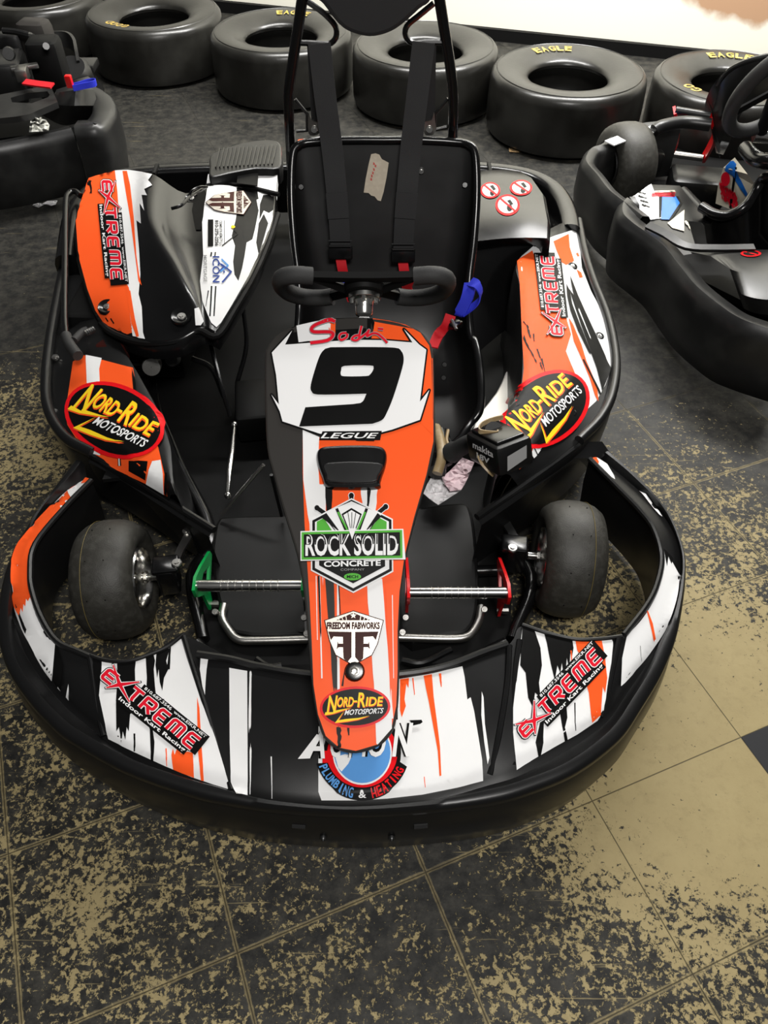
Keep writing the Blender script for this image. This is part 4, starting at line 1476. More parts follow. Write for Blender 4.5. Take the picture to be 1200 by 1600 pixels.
c, ax, t = front_wheel(182, 905, 1, 3, -3)
kn = c + ax * .105
b = MB()
b.box(kn + V3((.005, 0, .0)), (.042, .05, .075), Matrix.Rotation(R(8), 3, 'Z'), 0, .008)
b.box(kn + V3((.005, 0, .035)), (.055, .045, .014), Matrix.Rotation(R(8), 3, 'Z'), 0, .005)
k = b.build('steering_knuckle', 'gloss', KG)
b = MB()
b.bolt(P(276, 879, .178), V3((0, 0, 1)), .011)
b.build('king_pin', 'steel', k)
b = MB()
b.strap([P(268, 893, .14), P(282, 860, .14), P(297, 833, .14)], V3((1, .4, 0)), [.016, .016, .020], .007)
b.strap([P(290, 832, .14), P(300, 836, .14), P(311, 840, .14)], V3((0, 1, 0)), .008, .007)
b.build('steering_arm', 'steel', k)
b = MB()
b.bolt(P(290, 830, .147), V3((0, -.2, 1)), .008)
b.build('bolt', 'steel', k)
c, ax, t = front_wheel(886, 873, -1, -4, 3)
kn = c + ax * .105
b = MB()
b.box(kn + V3((-.005, 0, .0)), (.042, .05, .075), Matrix.Rotation(R(-8), 3, 'Z'), 0, .008)
b.box(kn + V3((-.012, 0, .034)), (.055, .045, .014), Matrix.Rotation(R(-8), 3, 'Z'), 0, .005)
k = b.build('steering_knuckle', 'gloss', KG)
b = MB()
b.bolt(P(801, 856, .178), V3((0, 0, 1)), .011)
b.build('king_pin', 'steel', k)
b = MB()
b.strap([P(808, 850, .14), P(798, 830, .14), P(787, 812, .14)], V3((1, -.4, 0)), [.018, .018, .02], .007)
b.build('steering_arm', 'dark_metal', k)

# ---- steering wheel -------------------------------------------------
SW = P(569, 447, .62)
sn = V3((0, .80, .60)).normalized()          # towards the driver
su = V3((0, -.60, .80)).normalized()
sxv = V3((1, 0, 0))


def sw(x, y, h=0.0):
    return SW + sxv * (x * .94) + su * (y * .94) + sn * h


b = MB()
left = [(-.100, .052), (-.135, .058), (-.160, .045), (-.168, .01), (-.158, -.035), (-.130, -.062), (-.095, -.068), (-.068, -.060)]
grips = []
for sg in (1, -1):
    g = MB()
    g.tube(catmull([sw(sg * x, y) for x, y in left], 5), .0165, 14)
    grips.append(g)
b.strap([sw(-.115, .053), sw(-.03, .048), sw(.03, .048), sw(.115, .053)], su, .022, .012)
b.strap([sw(-.095, .045, .0), sw(-.035, .0, -.006)], V3((.5, 0, 1)), .016, .008)
b.strap([sw(.095, .045, .0), sw(.035, .0, -.006)], V3((-.5, 0, 1)), .016, .008)
b.strap([sw(-.075, -.060, .0), sw(-.03, -.012, -.006)], V3((-.5, 0, 1)), .018, .008)
b.strap([sw(.075, -.060, .0), sw(.03, -.012, -.006)], V3((.5, 0, 1)), .018, .008)
b.lathe([(.012, .012), (.034, .010), (.040, 0), (.036, -.014), (.026, -.018)], SW, sn, 28, capz=True)
k = b.build('steering_wheel', 'matte', KG)
for g in grips:
    g.build('grip', 'foam', k)
b = MB()
dn = -sn
b.lathe([(.030, .018), (.031, .019), (.031, .027), (.030, .028), (.020, .030), (.018, .034), (.017, .040), (.0165, .055), (.015, .058)], SW, dn, 28, capz=True)
b.build('wheel_boss', 'chrome', k)
for a in (20, 90, 160, 270):
    b = MB()
    q = SW + dn * .029 + (sxv * math.cos(R(a)) + su * math.sin(R(a))) * .025
    b.lathe([(.001, .008), (.0045, .008), (.005, .0), (.005, -.002)], q, dn, 8, capz=True)
    b.build('boss_bolt', 'chrome', k)

# ---- seat -----------------------------------------------------------
ST = [((1.968, .605), .205, .004), ((1.962, .585), .225, .016), ((1.935, .50), .232, .045), ((1.90, .40), .228, .075), ((1.865, .30), .218, .105), ((1.82, .20), .220, .135),
      ((1.75, .115), .230, .150), ((1.64, .075), .240, .150), ((1.53, .070), .243, .125), ((1.44, .085), .235, .085), ((1.395, .11), .20, .045)]
cl_ = catmull([(0, s[0][0], s[0][1]) for s in ST], 4)
ws = catmull([(s[1], s[2], 0) for s in ST], 4)
rows, rimL, rimR = [], [], []
sb = MB()
for i, p in enumerate(cl_):
    t = (cl_[min(i + 1, len(cl_) - 1)] - cl_[max(i - 1, 0)]).normalized()
    n = V3((0, -t.z, t.y))
    n = V3((1, 0, 0)).cross(t)
    if n.dot(V3((0, -1, 1))) < 0:
        n = -n
    W, h = ws[i].x, ws[i].y
    row = []
    prof = [(1.0, 1.0), (.985, .75), (.96, .5), (.92, .26), (.85, .09), (.72, .01), (.45, 0), (.2, .012), (0, .018)]
    full = [(-a, c_) for a, c_ in prof] + [(a, c_) for a, c_ in prof[::-1][1:]]
    for a, c_ in full:
        bulge = .010 * math.exp(-((abs(a) - .35) / .15) ** 2) if 4 < i < 22 else 0
        row.append(p + V3((a * W, 0, 0)) + n * (c_ * h + bulge * 0))
    rows.append(row)
    rimL.append(row[0])
    rimR.append(row[-1])
sb.loft(rows)
sb.loft([[q + V3((0, .006, -.008)) for q in r] for r in rows])
seat = sb.build('seat', 'seat', KG, 'black moulded bucket seat', ang=60)
tl, tr_ = rimL[0], rimR[0]
loop = rimR[1:] + [V3((.17, 1.383, .135)), V3((.10, 1.372, .12)), V3((0, 1.37, .118)), V3((-.10, 1.372, .12)), V3((-.17, 1.383, .135))] + rimL[1:][::-1] + [V3((-.19, 1.970, .606)), V3((-.1, 1.972, .611)), V3((0, 1.972, .611)), V3((.1, 1.972, .611)), V3((.19, 1.970, .606))]
b = MB()
b.tube(catmull(loop, 2, True), .0105, 10, closed=True)
b.build('seat_rim', 'gloss', seat)
Ds = Drape(sb, MB(), maxlen=30, base=.002)
for x, y in ((470, 292), (727, 289), (695, 570), (693, 591)):
    q = Ds.hit(x, y, .003)
    if q:
        b = MB()
        b.bolt(q, V3((0, -.8, .5)), .007)
        b.build('seat_bolt', 'dark_metal', seat)
q = Ds.hit(658, 267, .003)
b = MB()
b.bolt(q, V3((0, -.9, .3)), .008)
b.build('seat_bolt', 'chrome', seat)
tp = zz(ZT, [(540, 722), (560, 718), (578, 724), (590, 745), (622, 762), (612, 830), (598, 900), (585, 942), (570, 938), (556, 920), (540, 916), (528, 904), (505, 902), (514, 840), (528, 770)])
Ds.poly(tp, 0, 2)
for k_, (x, y) in enumerate([(553, 765), (560, 775), (553, 792), (548, 808), (543, 822), (540, 838)]):
    Ds.ribbon(zz(ZT, [(x - 4, y - 4), (x + 3, y), (x - 3, y + 4), (x + 4, y + 7)]), .9, 1, 3)
Ds.out.build('masking_tape', ['tape', 'red'], seat, 'torn beige masking tape with red handwriting', ang=0, fix=False)

# ---- headrest frame and harness -------------------------------------
YF = 2.0
b = MB()
lt = [PY(455, 260, YF + .03), PY(454, 232, YF + .02), PY(452, 190, YF), PY(451, 150, YF), PY(457, 100, YF), PY(472, 0, YF), PY(478, -60, YF)]
rt_ = [PY(707, 260, YF + .03), PY(707, 232, YF + .02), PY(708, 190, YF), PY(708, 150, YF), PY(703, 100, YF), PY(687, 0, YF), PY(680, -60, YF)]
b.tube(catmull(lt + [PY(500, -120, YF), PY(578, -135, YF), PY(655, -120, YF)] + rt_[::-1], 4), .0125, 12)
b.tube([lt[1], V3((lt[1].x, 2.05, .15))], .0125, 10)
b.tube([rt_[1], V3((rt_[1].x, 2.05, .15))], .0125, 10)
hf = b.build('headrest_frame', 'gloss', KG)
for pth in ([(480, 2), (505, 20), (522, 38), (526, 50), (523, 62), (513, 69), (495, 68), (468, 67)], [(678, 5), (655, 24), (638, 38), (633, 50), (637, 62), (648, 68), (665, 66), (694, 66)]):
    b = MB()
    b.tube(catmull([PY(x, y, YF) for x, y in pth], 4), .0065, 8)
    b.build('strap_guide', 'gloss', hf)
b = MB()
hd = cat2([(484, -60), (488, -10), (505, 8), (528, 38), (548, 52), (578, 59), (606, 53), (628, 40), (655, 16), (674, -2), (678, -60), (660, -110), (578, -130), (500, -110)], 4, True)
b.prism([PY(x, y, YF - .035) for x, y in hd], (0, .045, 0), rim=.010)
b.build('head_pad', 'webbing', hf, 'black padded headrest')
# brackets at half height
for pts in ([(461, 155), (480, 178), (480, 204), (463, 205)], [(700, 154), (680, 178), (680, 202), (698, 198)]):
    b = MB()
    b.tube([PY(x, y, YF + .01) for x, y in pts], .0045, 8)
    b.build('frame_bracket', 'dark_metal', hf)
for pts, cx in (([(482, 178), (486, 188), (498, 192), (500, 206), (492, 212), (482, 208)], 491), ([(678, 176), (680, 190), (681, 204), (674, 212), (664, 210), (661, 192), (674, 188)], 671)):
    b = MB()
    b.prism([PY(x, y, YF - .005) for x, y in cat2(pts, 3, True)], (0, .005, 0))
    k = b.build('bracket_plate', 'steel', hf)
    b = MB()
    b.bolt(PY(cx, 202, YF - .008), V3((0, -1, .3)), .009)
    b.build('bolt', 'chrome', k)


def harness(pts, tab, loopc):
    b = MB()
    q = [PY(x, y, yy) for x, y, yy in pts]
    b.strap(catmull(q, 5), V3((1, 0, 0)), .052, .0025)
    # back run of the belt from the guide
    b.strap([q[0] + V3((-.004 if loopc else .004, .006, -.004)), q[0] + V3((-.008 if loopc else .012, .03, -.20))], V3((1, 0, 0)), .05, .002)
    k = b.build('shoulder_strap', 'webbing', KG, 'black webbing shoulder strap')
    e = q[-1]
    b = MB()
    dirn = (q[-1] - q[-2]).normalized()
    b.strap([q[-3] + V3((0, -.004, 0)), q[-3] + (q[-2] - q[-3]) * .8 + V3((0, -.004, 0))], V3((1, 0, 0)), .054, .003)
    b.build('strap_keeper', 'webbing', k)
    for z in (0, .018):
        b = MB()
        b.tube([e + V3((-.030, -.004, z)), e + V3((.030, -.004, z))], .0022, 8)
        b.build('stitching', 'webbing', k)
    b = MB()
    b.box(e + V3((0, -.008, -.012)), (.062, .014, .036), Matrix.Rotation(R(-20), 3, 'X'), 0, .004)
    b.tube([e + V3((-.028, -.016, .010)), e + V3((.028, -.016, .010))], .003, 8, mi=1)
    b.build('buckle', ['gloss', 'dark_metal'], k)
    b = MB()
    b.strap(catmull([e + V3((0, -.012, -.030)), e + V3((.004, -.02, -.055)), e + V3((.012, -.02, -.10)), e + V3((.03, -.02, -.16))], 4), V3((1, 0, .1)), .026, .003)
    b.build('pull_tab', 'web_red', k, 'red pull strap')
    return k


harness([(499, 68, 1.992), (508, 150, 1.965), (519, 233, 1.935), (526, 300, 1.90), (530, 350, 1.875), (532, 385, 1.86)], None, True)
harness([(662, 66, 1.992), (652, 150, 1.965), (642, 233, 1.935), (636, 300, 1.90), (632, 350, 1.875), (630, 390, 1.86)], None, False)
# lap belt pieces left and right
b = MB()
b.strap(catmull([P(735, 442, .42), P(730, 465, .40), P(719, 488, .37), P(716, 493, .36)], 4), V3((1, -.3, .3)), [.030] * 5 + [.028] * 4 + [.020] * 4, .004)
b.strap(catmull([P(735, 440, .425), P(745, 445, .43), P(751, 458, .41), P(744, 474, .39), P(722, 491, .365)], 4), V3((.3, .9, .3)), .024, .003)
b.build('belt_tail', 'web_blue', KG, 'blue webbing loop')
b = MB()
b.strap(catmull([P(704, 492, .36), P(698, 508, .34), P(686, 522, .32), P(676, 543, .31)], 4), V3((1, .3, .2)), .026, .004)
b.build('belt_tail', 'web_red', KG, 'red webbing strap')
b = MB()
b.box(P(712, 508, .345), (.022, .03, .016), Matrix.Rotation(R(-40), 3, 'Z'), 0, .003)
b.tube([P(706, 500, .355), P(713, 515, .35)], .004, 8, mi=1)
b.build('belt_buckle', ['gloss', 'steel'], KG)
b = MB()
b.strap([P(522, 432, .52), P(540, 446, .50), P(552, 452, .48)], V3((0, .4, 1)), .022, .003)
b.build('belt_tail', 'web_blue', KG, 'blue webbing strap')
b = MB()
b.strap([P(640, 440, .52), P(634, 455, .48), P(622, 470, .46)], V3((1, .2, .4)), .022, .003)
b.build('belt_tail', 'web_red', KG, 'red webbing strap')

# ---- rear bumper ------------------------------------------------------
path = [(893, 352), (890, 332), (880, 306), (860, 283), (822, 266), (757, 257), (690, 256), (600, 254), (452, 256), (326, 258), (240, 262), (180, 270), (140, 292), (112, 330), (100, 400)]
ctr = catmull([P(x, y, .27) for x, y in path], 6)
rows = []
ctm = sum(ctr, V3()) / len(ctr)
for i, p in enumerate(ctr):
    t = (ctr[min(i + 1, len(ctr) - 1)] - ctr[max(i - 1, 0)]).normalized()
    n = V3((t.y, -t.x, 0))
    if n.dot(p - ctm) < 0:
        n = -n
    rows.append([p + n * a + V3((0, 0, c_)) for a, c_ in [(-.030, -.012), (-.026, -.002), (-.015, .003), (.0, .004), (.015, .002), (.026, -.006), (.032, -.022), (.034, -.08), (.030, -.15), (.010, -.17), (-.02, -.16)]])
b = MB()
b.loft(rows, cu=True, cap=True)
rb = b.build('rear_bumper', 'gloss', KG, ang=50)
b = MB()
for x, y in ((765, 262), (243, 265)):
    b2 = MB()
    q = P(x, y, .277)
    b2.box(q, (.012, .068, .012), None, 0, .002)
    b2.build('bumper_joint', 'matte', rb)
# rear right tank cover with warning stickers
rows = []
for L_, Rr, z in (([748, 268], [815, 268], .30), ([748, 278], [832, 278], .345), ([746, 300], [850, 303], .362), ([745, 345], [858, 345], .36), ([744, 378], [857, 372], .345), ([742, 388], [845, 379], .325), ([741, 392], [838, 384], .30), ([742, 470], [812, 440], .21), ([745, 560], [812, 500], .12)):
    a, c = P(L_[0] - 8, L_[1], z), P(Rr[0], Rr[1], z)
    rows.append([a] + [a.lerp(c, k) + V3((0, 0, .006 * math.sin(k * math.pi))) for k in (.1, .3, .5, .7, .9)] + [c.lerp(a, .02), c + V3((.006, 0, -.012)), c + V3((.012, 0, -.10))])
tb = MB()
tb.loft(rows)
tk = tb.build('tank_cover', 'gloss', KG, ang=40)
Dt = Drape(tb, MB(), maxlen=14)
for c, rx, ry in (((766, 298), 15.5, 12.5), ((814, 294), 17.5, 12), ((793, 321), 19, 16.5)):
    Dt.out = MB()
    Dt.ellipse(c, (rx, 0), (0, ry), 2, 1)
    Dt.ellipse(c, (rx * .8, 0), (0, ry * .8), 1, 2)
    Dt.ellipse((c[0] + 3, c[1] + 5), (rx * .22, 0), (0, ry * .34), 0, 3)
    Dt.poly([(c[0] - 1, c[1] - 6), (c[0] + 4, c[1] - 8), (c[0] + 9, c[1] - 1), (c[0] + 5, c[1] + 1), (c[0] + 1, c[1] - 4)], 0, 3)
    Dt.ribbon([(c[0] - rx * .62, c[1] - ry * .62), (c[0] + rx * .62, c[1] + ry * .62)], 2.8, 2, 4)
    Dt.out.build('warning_sticker', ['black', 'white', 'oval_red'], tk, 'round red and white prohibition sticker', ang=0, fix=False)
# small bodywork seen behind the seat
b = MB()
b.prism([P(x, y, .33) for x, y in [(462, 236), (466, 218), (505, 213), (560, 212), (562, 236)]], (0, 0, -.02))
b.prism([P(x, y, .335) for x, y in [(462, 236), (466, 218), (474, 217), (472, 236)]], (0, 0, -.004), 1)
b.build('rear_panel', ['white', 'orange'], KG)
b = MB()
b.loft([[P(562, 238, .33), P(600, 238, .34), P(640, 238, .34), P(690, 240, .33)], [P(572, 216, .35), P(600, 213, .37), P(640, 215, .36), P(680, 226, .34)], [P(576, 212, .33), P(600, 207, .34), P(640, 210, .33), P(690, 224, .3)]])
b.build('rear_guard', 'gloss', KG)
b = MB()
b.prism([P(x, y, .12) for x, y in cat2([(776, 612), (795, 575), (808, 600), (800, 640), (778, 668), (748, 678), (738, 662)], 3, True)], (0, 0, -.02), rim=.004)
b.build('inner_panel', 'steel', KG, 'pale shiny inner panel')

# ---- engine cover -----------------------------------------------------
EC = [[(139, 277), (185, 266), (215, 266), (243, 274), (290, 302), (340, 289), (429, 303)], [(119, 345), (175, 342), (208, 338), (237, 333), (288, 345), (350, 340), (425, 345)], [(123, 400), (180, 395), (215, 385), (251, 373), (294, 385), (345, 385), (408, 390)],
      [(137, 453), (190, 447), (232, 432), (273, 413), (303, 425), (340, 428), (388, 433)], [(150, 487), (200, 490), (248, 478), (293, 457), (312, 468), (330, 470), (362, 478)], [(164, 508), (222, 530), (275, 529), (310, 511), (322, 510), (328, 513), (337, 518)]]
ZC = [[.30, .335, .365, .40, .34, .36, .34], [.30, .34, .37, .405, .345, .37, .34], [.30, .34, .37, .40, .35, .37, .34], [.30, .335, .36, .39, .355, .365, .34], [.29, .325, .345, .375, .355, .355, .335], [.285, .31, .32, .335, .335, .335, .33]]
cols = []
for j in range(7):
    cols.append(catmull([P(EC[i][j][0], EC[i][j][1], ZC[i][j]) for i in range(6)], 5))
grid = []
for i in range(len(cols[0])):
    grid.append(catmull([c[i] for c in cols], 4))
ecb = MB()
ecb.loft(grid)
edge = [g[0] for g in grid] + grid[-1][1:] + [g[-1] for g in grid][::-1][1:] + grid[0][::-1][1:-1]
ecm = sum(edge, V3()) / len(edge)
r0 = edge
r1, r2 = [], []
for i, p in enumerate(edge):
    o2 = (p - ecm)
    o2.z = 0
    o2.normalize()
    r1.append(p + o2 * .006 + V3((0, 0, -.004)))
    r2.append(p + o2 * .007 + V3((0, 0, -.05)))
eb2 = MB()
eb2.loft([r0, r1, r2], cu=True)
ecb2 = MB()
ecb2.v, ecb2.f, ecb2.m = list(ecb.v), list(ecb.f), list(ecb.m)
ecb.loft([r0, r1, r2], cu=True)
ec = ecb.build('engine_cover', 'gloss', KG, ang=60)
De = Drape(ecb2, MB(), maxlen=9, base=.0018)
De.poly([(139, 279), (150, 272), (168, 268), (180, 267), (184, 300), (188, 360), (192, 400), (196, 440), (201, 470), (208, 520), (200, 524), (178, 516), (164, 507), (150, 486), (137, 452), (123, 400), (119, 345), (125, 305)], 2, 0)
De.poly([(180, 267), (200, 266), (222, 269), (238, 273), (232, 282), (238, 290), (226, 296), (230, 306), (222, 305), (226, 330), (219, 318), (221, 350), (214, 345), (218, 390), (220, 430), (217, 460), (222, 480), (224, 520), (227, 530), (208, 527), (206, 510), (201, 470), (196, 440), (192, 400), (188, 360), (184, 300)], 1, 0)
De.poly([(192, 268), (199, 268), (204, 290), (210, 340), (214, 400), (218, 430), (222, 447), (217, 440), (212, 400), (204, 340), (197, 300)], 2, 1)
De.poly([(196, 440), (202, 450), (212, 500), (218, 526), (214, 527), (206, 505)], 2, 1)
De.streak((203, 455), (215, 525), 2.5, 2, 2, 1)
De.streak((136, 285), (142, 292), 3, 3, 0, 1, .3, .3, .3)
De.streak((141, 284), (143, 302), 4, 3, 0, 1, .2, .2, .3)
for a, b_ in (((166, 497), (170, 503)), ((174, 498), (179, 506))):
    De.streak(a, b_, 2, 2, 0, 1)
# right lobe
De.poly([(325, 290), (345, 290), (375, 292), (429, 304), (429, 322), (425, 345), (412, 385), (398, 410), (388, 432), (362, 477), (345, 505), (338, 512), (330, 505), (316, 470), (313, 440), (318, 400), (316, 340), (322, 310)], 1, 0)
De.poly([(322, 300), (318, 340), (314, 360), (306, 360), (300, 330), (305, 305), (316, 294)], 0, 1)
De.poly([(372, 320), (400, 310), (404, 330), (398, 360), (394, 375), (385, 380), (382, 400), (378, 420), (372, 440), (366, 430), (364, 410), (367, 385), (362, 370), (368, 345)], 0, 1)
De.poly([(370, 293), (402, 299), (404, 312), (380, 322), (367, 330)], 0, 1)
De.poly([(424, 305), (430, 305), (428, 330), (420, 334), (412, 330), (405, 345), (406, 320), (411, 306)], 0, 1)
De.poly([(404, 350), (412, 335), (419, 350), (410, 380), (404, 400), (400, 380)], 0, 1)
for x in (331, 337):
    De.streak((x, 395), (x - 1, 402), 2.0, 2, 0, 1)
    De.streak((x, 448), (x - 3, 495), 2.6, 2, 0, 1)
De.streak((326, 455), (322, 480), 1.4, .8, 0, 1)
De.poly([(304, 483), (310, 481), (318, 503), (314, 509), (306, 509)], 1, 1)
De.out.build('cover_graphics', ['black', 'white', 'orange'], ec, ang=0, fix=False)
De.base = .0036
sticker('name_sticker', De, racing_sticker, RSM, ec, 'red EXTREME sticker reading Indoor Kart Racing', (150.5, 296.5), (1.6, 16.0), (12.5, -1.0))
De.T = lambda x, y: (357 - (y - 998) * 71 / 86, 319 + (x - 553) * 38 / 93)
sticker('badge_sticker', De, fabworks, ['maroon', 'silver_v'], ec, 'silver FREEDOM FABWORKS badge sticker')
De.T = lambda x, y: (x, y)


def realty(D):
    D.poly(zz(ZE, [(798, 315), (822, 315), (822, 440), (798, 440)]), 0, 1)
    D.text('810-275-2256', ZE(830, 318), (0, 40), (5.6, 0), 0, 1, .03)
    D.text('COMPLETE REALTY LLC', ZE(851, 320), (0, 40), (4, 0), 0, 1, .02)
    D.ribbon(zz(ZE, [(872, 320), (872, 432)]), .8, 0, 1)
    D.ribbon(zz(ZE, [(862, 438), (934, 380), (905, 350)]), 1.6, 0, 1)
    D.ellipse(ZE(912, 350), (3, 0), (0, 2.4), 2, 2)


def mortgage(D):
    D.text('ICON', ZE(818, 487), (0, 41), (10.5, 0), 1, 1, .015)
    D.text('MORTGAGE', ZE(777, 482), (0, 42), (5.5, 0), 0, 1, .01)
    D.ribbon(zz(ZE, [(858, 500), (888, 530), (852, 560)]), 2.4, 2, 1)
    D.ribbon(zz(ZE, [(856, 525), (902, 560), (860, 610)]), 2.6, 1, 2)
    D.ribbon(zz(ZE, [(848, 520), (868, 538), (848, 556)]), 2.0, 1, 2)
    for x, y in ((862, 528), (866, 556)):
        D.poly(zz(ZE, [(x, y), (x + 8, y), (x + 8, y + 10), (x, y + 10)]), 1, 2)


sticker('realty_sticker', De, realty, ['black', 'white', 'yellow'], ec, 'small realty phone number sticker')
sticker('mortgage_sticker', De, mortgage, ['grey', 'navy', 'sky'], ec, 'ICON MORTGAGE sticker with blue roof mark')
for x, y, r in ((168, 480, .024), (284, 495, .026), (300, 311, .020)):
    q = De.hit(x, y, .001)
    b = MB()
    b.lathe([(.001, .001), (r * .55, .001), (r * .75, .004), (r * .92, .005), (r, .002), (r * 1.02, -.003)], q, V3((0, -.25, 1)), 26)
    k = b.build('latch_cup', 'gloss', ec)
    b = MB()
    b.bolt(q + V3((0, -.001, .002)), V3((0, -.25, 1)), r * .42)
    b.build('latch_screw', 'steel', k)
b = MB()
b.tube(catmull([P(x, y, z) for x, y, z in [(268, 326, .40), (283, 321, .405), (296, 308, .40), (312, 298, .395), (322, 292, .39)]], 4), .0045, 8)
b.tube(catmull([P(x, y, z) for x, y, z in [(296, 306, .40), (300, 298, .41), (312, 292, .41), (324, 292, .40)]], 4), .0035, 8)
b.build('cover_hook', 'gloss', ec)
b = MB()
b.tube(catmull([P(x, y, .352) for x, y in [(322, 291), (345, 287), (380, 291), (436, 304)]], 5), .007, 8)
b.tube(catmull([P(x, y, z) for x, y, z in [(158, 506, .28), (178, 522, .29), (222, 536, .30), (272, 534, .31), (310, 517, .325), (339, 525, .32), (366, 485, .325), (394, 437, .33), (416, 388, .33), (434, 335, .33)]], 5), .009, 8)
b.build('cover_seal', 'matte', ec)
# rear part of the cover with louvres
b = MB()
rp = [P(x, y, z) for x, y, z in [(325, 272, .36), (375, 268, .37), (434, 266, .37), (431, 299, .345), (375, 288, .35), (323, 286, .35)]]
b.prism(rp, (0, 0, -.03))
k = b.build('cover_tail', 'white', ec, 'white and black rear cover piece')
b = MB()
b.prism([P(x, y, .372) for x, y in [(372, 266), (404, 266), (402, 290), (370, 286)]], (0, 0, -.003))
b.build('tail_graphics', 'black', k)
b = MB()
vt = cat2([(328, 243), (340, 236), (370, 225), (400, 219), (425, 218), (438, 224), (440, 240), (436, 262), (400, 263), (360, 270), (329, 276), (327, 260)], 3, True)
b.prism([P(x, y, .385) for x, y in vt], (0, 0, -.05), rim=.006)
vk = b.build('vent_cover', 'plastic', KG, 'black louvred vent cover')
for i in range(15):
    x = 338 + i * 6.3
    b = MB()
    b.strap([P(x + 6, 232 - i * .35, .388), P(x - 1, 262 - i * .35, .388)], V3((1, 0, 0)), .0035, .006)
    b.build('louvre', 'gloss', vk)
# pull bar at the left of the cover
b = MB()
b.tube(catmull([P(x, y, .30) for x, y in [(126, 306), (117, 299), (107, 303), (103, 320), (102, 400), (101, 490), (103, 524)]], 5), .009, 10)
b.build('side_guard_bar', 'gloss', KG)
b = MB()
b.tube(catmull([P(x, y, .30) for x, y in [(103, 524), (110, 540), (122, 556)]], 4), .013, 10)
b.tube(catmull([P(x, y, .30) for x, y in [(116, 532), (128, 520), (137, 516)]], 4), .010, 10)
k = b.build('guard_handle', 'foam', KG)
b = MB()
for i in range(5):
    b.tube([P(133 + i * 3, 521 - i * 1.4, .30), P(135 + i * 3, 520 - i * 1.4, .30)], .0085, 10)
b.build('coil_spring', 'chrome', k)
# engine under the cover
b = MB()
b.box(P(230, 470, .17), (.30, .46, .20), Matrix.Rotation(R(-3), 3, 'Z'), 0, .02)
eng = b.build('engine', 'matte', KG)
b = MB()
for i in range(6):
    b.box(P(205, 560, .15) + V3((0, .0, .014 * i)), (.10, .06, .005), None, 0, .001)
b.build('cooling_fins', 'dark_metal', eng)
b = MB()
b.lathe([(.001, .04), (.022, .04), (.024, .03), (.024, 0)], P(238, 568, .20), V3((.2, -.9, .4)), 20)
b.build('carburettor', 'steel', eng)
b = MB()
b.lathe([(.001, .03), (.016, .03), (.018, .02), (.018, 0)], P(272, 560, .20), V3((0, -.9, .5)), 20)
b.build('air_valve', 'dark_metal', eng)
b = MB()
b.box(P(176, 552, .235), (.075, .05, .06), Matrix.Rotation(R(-25), 3, 'Z'), 0, .015)
b.build('starter_housing', 'maroon', eng)
b = MB()
for r_, pts in ((.007, [(300, 560, .2), (330, 575, .18), (350, 620, .12)]), (.006, [(330, 540, .24), (345, 600, .2), (360, 650, .14)]), (.006, [(380, 480, .26), (385, 540, .2), (370, 600, .12)])):
    b.tube(catmull([P(*p) for p in pts], 5), r_, 8)
b.build('hoses', 'gloss', KG)

# ================================================================== LOOSE THINGS IN THE KART
dr = thing('cordless_drill', 'black cordless power drill lying between seat and right side pod of the number 9 kart', 'power tool', tuple(P(760, 700, .10)))
rot = Matrix.Rotation(R(-62), 3, 'Z') @ Matrix.Rotation(R(-22), 3, 'Y')
bc = P(780, 700, .335)
b = MB()
b.box(bc, (.122, .086, .064), rot, 0, .010)
k = b.build('battery', 'plastic', dr)
b = MB()
b.box(bc + rot @ V3((0, 0, .034)), (.098, .066, .010), rot, 0, .004)
b.build('battery_shoe', 'gloss', dr)
b = MB()
b.v, b.f, b.m = [], [], []
tmp = MB()
tmp.box(bc, (.122, .086, .064), rot, 0, .010)
tmp.box(bc + rot @ V3((0, 0, .034)), (.098, .066, .010), rot, 0, .004)
Db = Drape(tmp, MB(), maxlen=12, base=.0016)
Db.text('makita', (740, 699), (32, 16), (0, -10), 1, 1, .02)
Db.text('18V', (746, 715), (20, 10), (0, -9), 1, 1, .03)
Db.poly([(792, 713), (822, 695), (822, 715), (792, 736)], 0, 1)
Db.out.build('battery_label', ['grey', 'white'], k, 'pale rating label and white lettering', ang=0, fix=False)
b = MB()
hp = [bc + rot @ V3((-.01, -.0, .035)), P(752, 688, .30), P(730, 694, .26), P(705, 708, .21)]
b.tube(catmull(hp, 5), [.021] * 4 + [.019] * 5 + [.020] * 5 + [.024] * 2, 14)
b.build('handle', 'foam', dr)
b = MB()
b.tube(catmull([P(678, 672, .16), P(684, 690, .16), P(687, 712, .16), P(682, 738, .16)], 5), [.020] * 3 + [.032] * 10 + [.022] * 3, 16)
b.build('motor_housing', 'gloss', dr)
b = MB()
for pts, r_ in (([(681, 668, .185), (688, 690, .195), (690, 715, .195), (683, 740, .18)], .012), ([(700, 672, .19), (698, 690, .19), (708, 700, .19)], .004)):
    b.tube(catmull([P(*p) for p in pts], 4), r_, 10)
b.build('gear_case', 'tan', dr, 'worn tan gear case')
b = MB()
b.strap(catmull([P(*p) for p in [(786, 652, .375), (768, 656, .375), (752, 664, .372), (750, 674, .37), (775, 677, .37), (778, 674, .37)]], 4), V3((0, .3, 1)), .010, .003)
b.strap(catmull([P(*p) for p in [(753, 680, .34), (747, 698, .33), (752, 720, .32), (764, 735, .31), (772, 742, .30)]], 4), V3((1, .4, .3)), .010, .003)
b.build('belt_clip', 'tan', dr, 'bent metal belt clip')

rn = random.Random(3)


